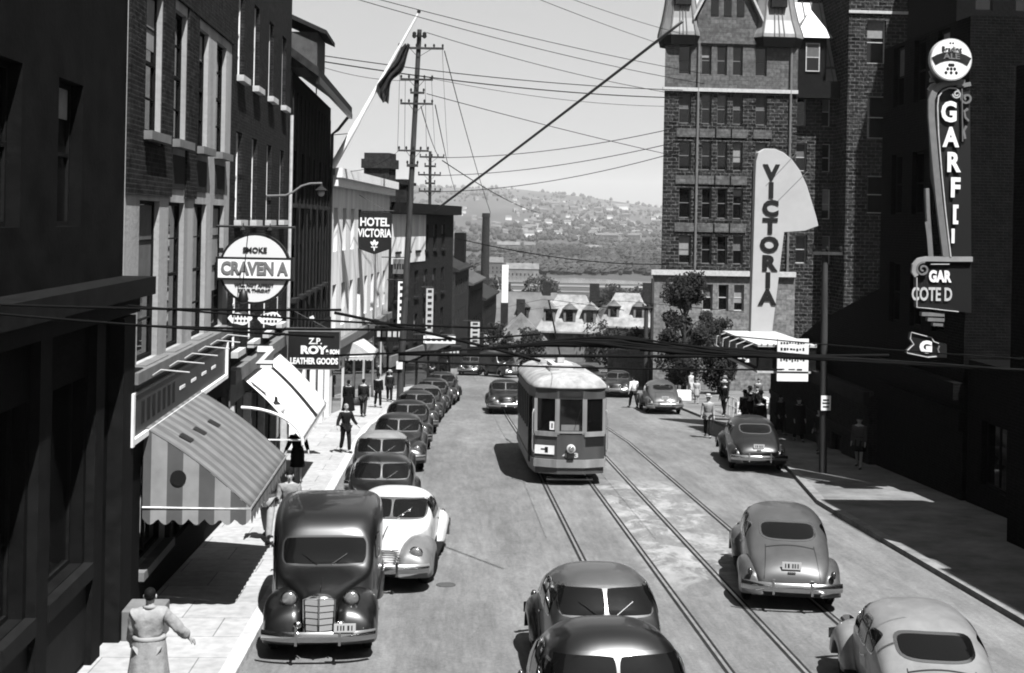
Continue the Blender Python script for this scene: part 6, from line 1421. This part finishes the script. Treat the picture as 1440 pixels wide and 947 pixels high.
# small houses over the far slope: three kinds, copied
protos = []
for k in range(3):
    mb = MB(); a = (9, 14, 20)[k]; mb.box(-a/2, a/2, 0, 9, -6, (6, 7, 8)[k]); o = mb.build('hillside_house', [hw_, mat('lime_render', .6, .85), wg][k], None); mb = MB(); hh = (6, 7, 8)[k]
    mb.loft([[(s*(a/2+.5), -.6, hh), (s*(a/2+.5), 4.5, hh+3.5), (s*(a/2+.5), 9.6, hh)] for s in (-1, 1)]); mb.build('roof', [rg_, rl_, rg_][k], o); protos.append(o)
cnt = 0
for i in range(230):
    px = rnd.uniform(640, 930); t = rnd.random(); Y = 2300+3200*t**1.1
    x = (px-627)*Y/1800; 
    if px < 720 and rnd.random() < .6: continue
    o = protos[i % 3] if cnt < 3 and i % 3 == cnt and False else copy_tree(protos[rnd.choice((0, 0, 1, 2))])
    o.location = (x, Y, hill(x, Y)); o.rotation_euler.z = rnd.uniform(-.5, .5); s_ = rnd.uniform(.55, 1.3)*(1+.25*t); o.scale = (s_, s_, s_); cnt += 1
    tag(o, 'tiny pale house scattered over the wooded far slope', 'house', 'houses over the far hillside')
o = copy_tree(protos[1]); x, Y = (875-627)*5400/1800, 5400; o.location = (x, Y, hill(x, Y)); o.scale = (4, 2, 2.4); tag(o, 'largest white building on the far slope, below the ridge at right', 'house', None)
for o in protos:
    for c in list(o.children): bpy.data.objects.remove(c)
    bpy.data.objects.remove(o)
# distant woods: leaf clumps, too many to count
mb = MB(); rnd = random.Random(11)
for i in range(9000):
    px = rnd.uniform(560, 960); u = rnd.random(); Y = 430+6900*u**(2.4 if i % 2 else 1.5); x = (px-627)*Y/1800; z = hill(x, Y)
    if 590 < Y < 950 or (Y > 3400 and i % 4) or noise.noise(Vector((x/260, Y/300, 5))) < -.12: continue
    s_ = rnd.uniform(3, 7)*(1+Y/3500)
    b0 = len(mb.v); n_ = 6
    for zz, rr_ in ((0, .5), (.45, 1), (.85, .8), (1.15, .25)):
        for k in range(n_): a = 6.283*k/n_+zz*2; q = rr_*s_*.5*rnd.uniform(.75, 1.2); mb.v.append((x+q*math.cos(a), Y+q*math.sin(a), z+zz*s_*.8))
    for j in range(3):
        for k in range(n_): mb.f.append((b0+j*n_+k, b0+j*n_+(k+1)%n_, b0+(j+1)*n_+(k+1)%n_, b0+(j+1)*n_+k))
    mb.f.append(tuple(b0+18+k for k in range(6)))
o = mb.build('distant_woods', mat('wood_foliage', .075, .95, var=.6, scale=.01, spec=.1), None, fix=False); tag(o, 'dark woods and orchards over the valley and far slope', 'woods', kind='stuff')
# nearer bushes and garden trees in the lower town
for i, (px, py, Y, h, rx) in enumerate(((700, 505, 128, 4.5, 2), (745, 500, 130, 4, 2), (840, 480, 150, 5, 2.6), (870, 500, 118, 4, 2.4), (905, 500, 110, 4.2, 2), (760, 400, 520, 18, 10), (700, 395, 560, 15, 8), (860, 398, 520, 14, 9), (905, 400, 500, 15, 9))):
    x = onY(px, py, Y).x; tree('bushy dark tree in the lower town, %s' % ['by the white chimney foot', 'left of the tram roof', 'right of the dormered house', 'behind the tram at right', 'behind the twin poles', 'on the flats behind the dormered house', 'on the flats left of the white chimney', 'on the flats above the mansard house', 'on the flats near the hotel corner'][i], x, Y, h, rx, .04, 1500, seed=20+i, ls=.35 if Y < 300 else 1.6, group='trees of the lower town', z=hill(x, Y))

# haze: one closed box round camera and scene
mb = MB(); mb.box(-9000, 9000, -120, 12500, -260, 420)
hz = mb.build('haze', None, None); hz['kind'] = 'stuff'
mh = bpy.data.materials.new('haze_air'); mh.use_nodes = True; n = mh.node_tree; n.nodes.clear(); pv = n.nodes.new('ShaderNodeVolumePrincipled'); oo = n.nodes.new('ShaderNodeOutputMaterial'); n.links.new(pv.outputs[0], oo.inputs['Volume'])
pv.inputs['Color'].default_value = g3(.95); pv.inputs['Density'].default_value = 6e-5; pv.inputs['Anisotropy'].default_value = .2; hz.data.materials.append(mh)
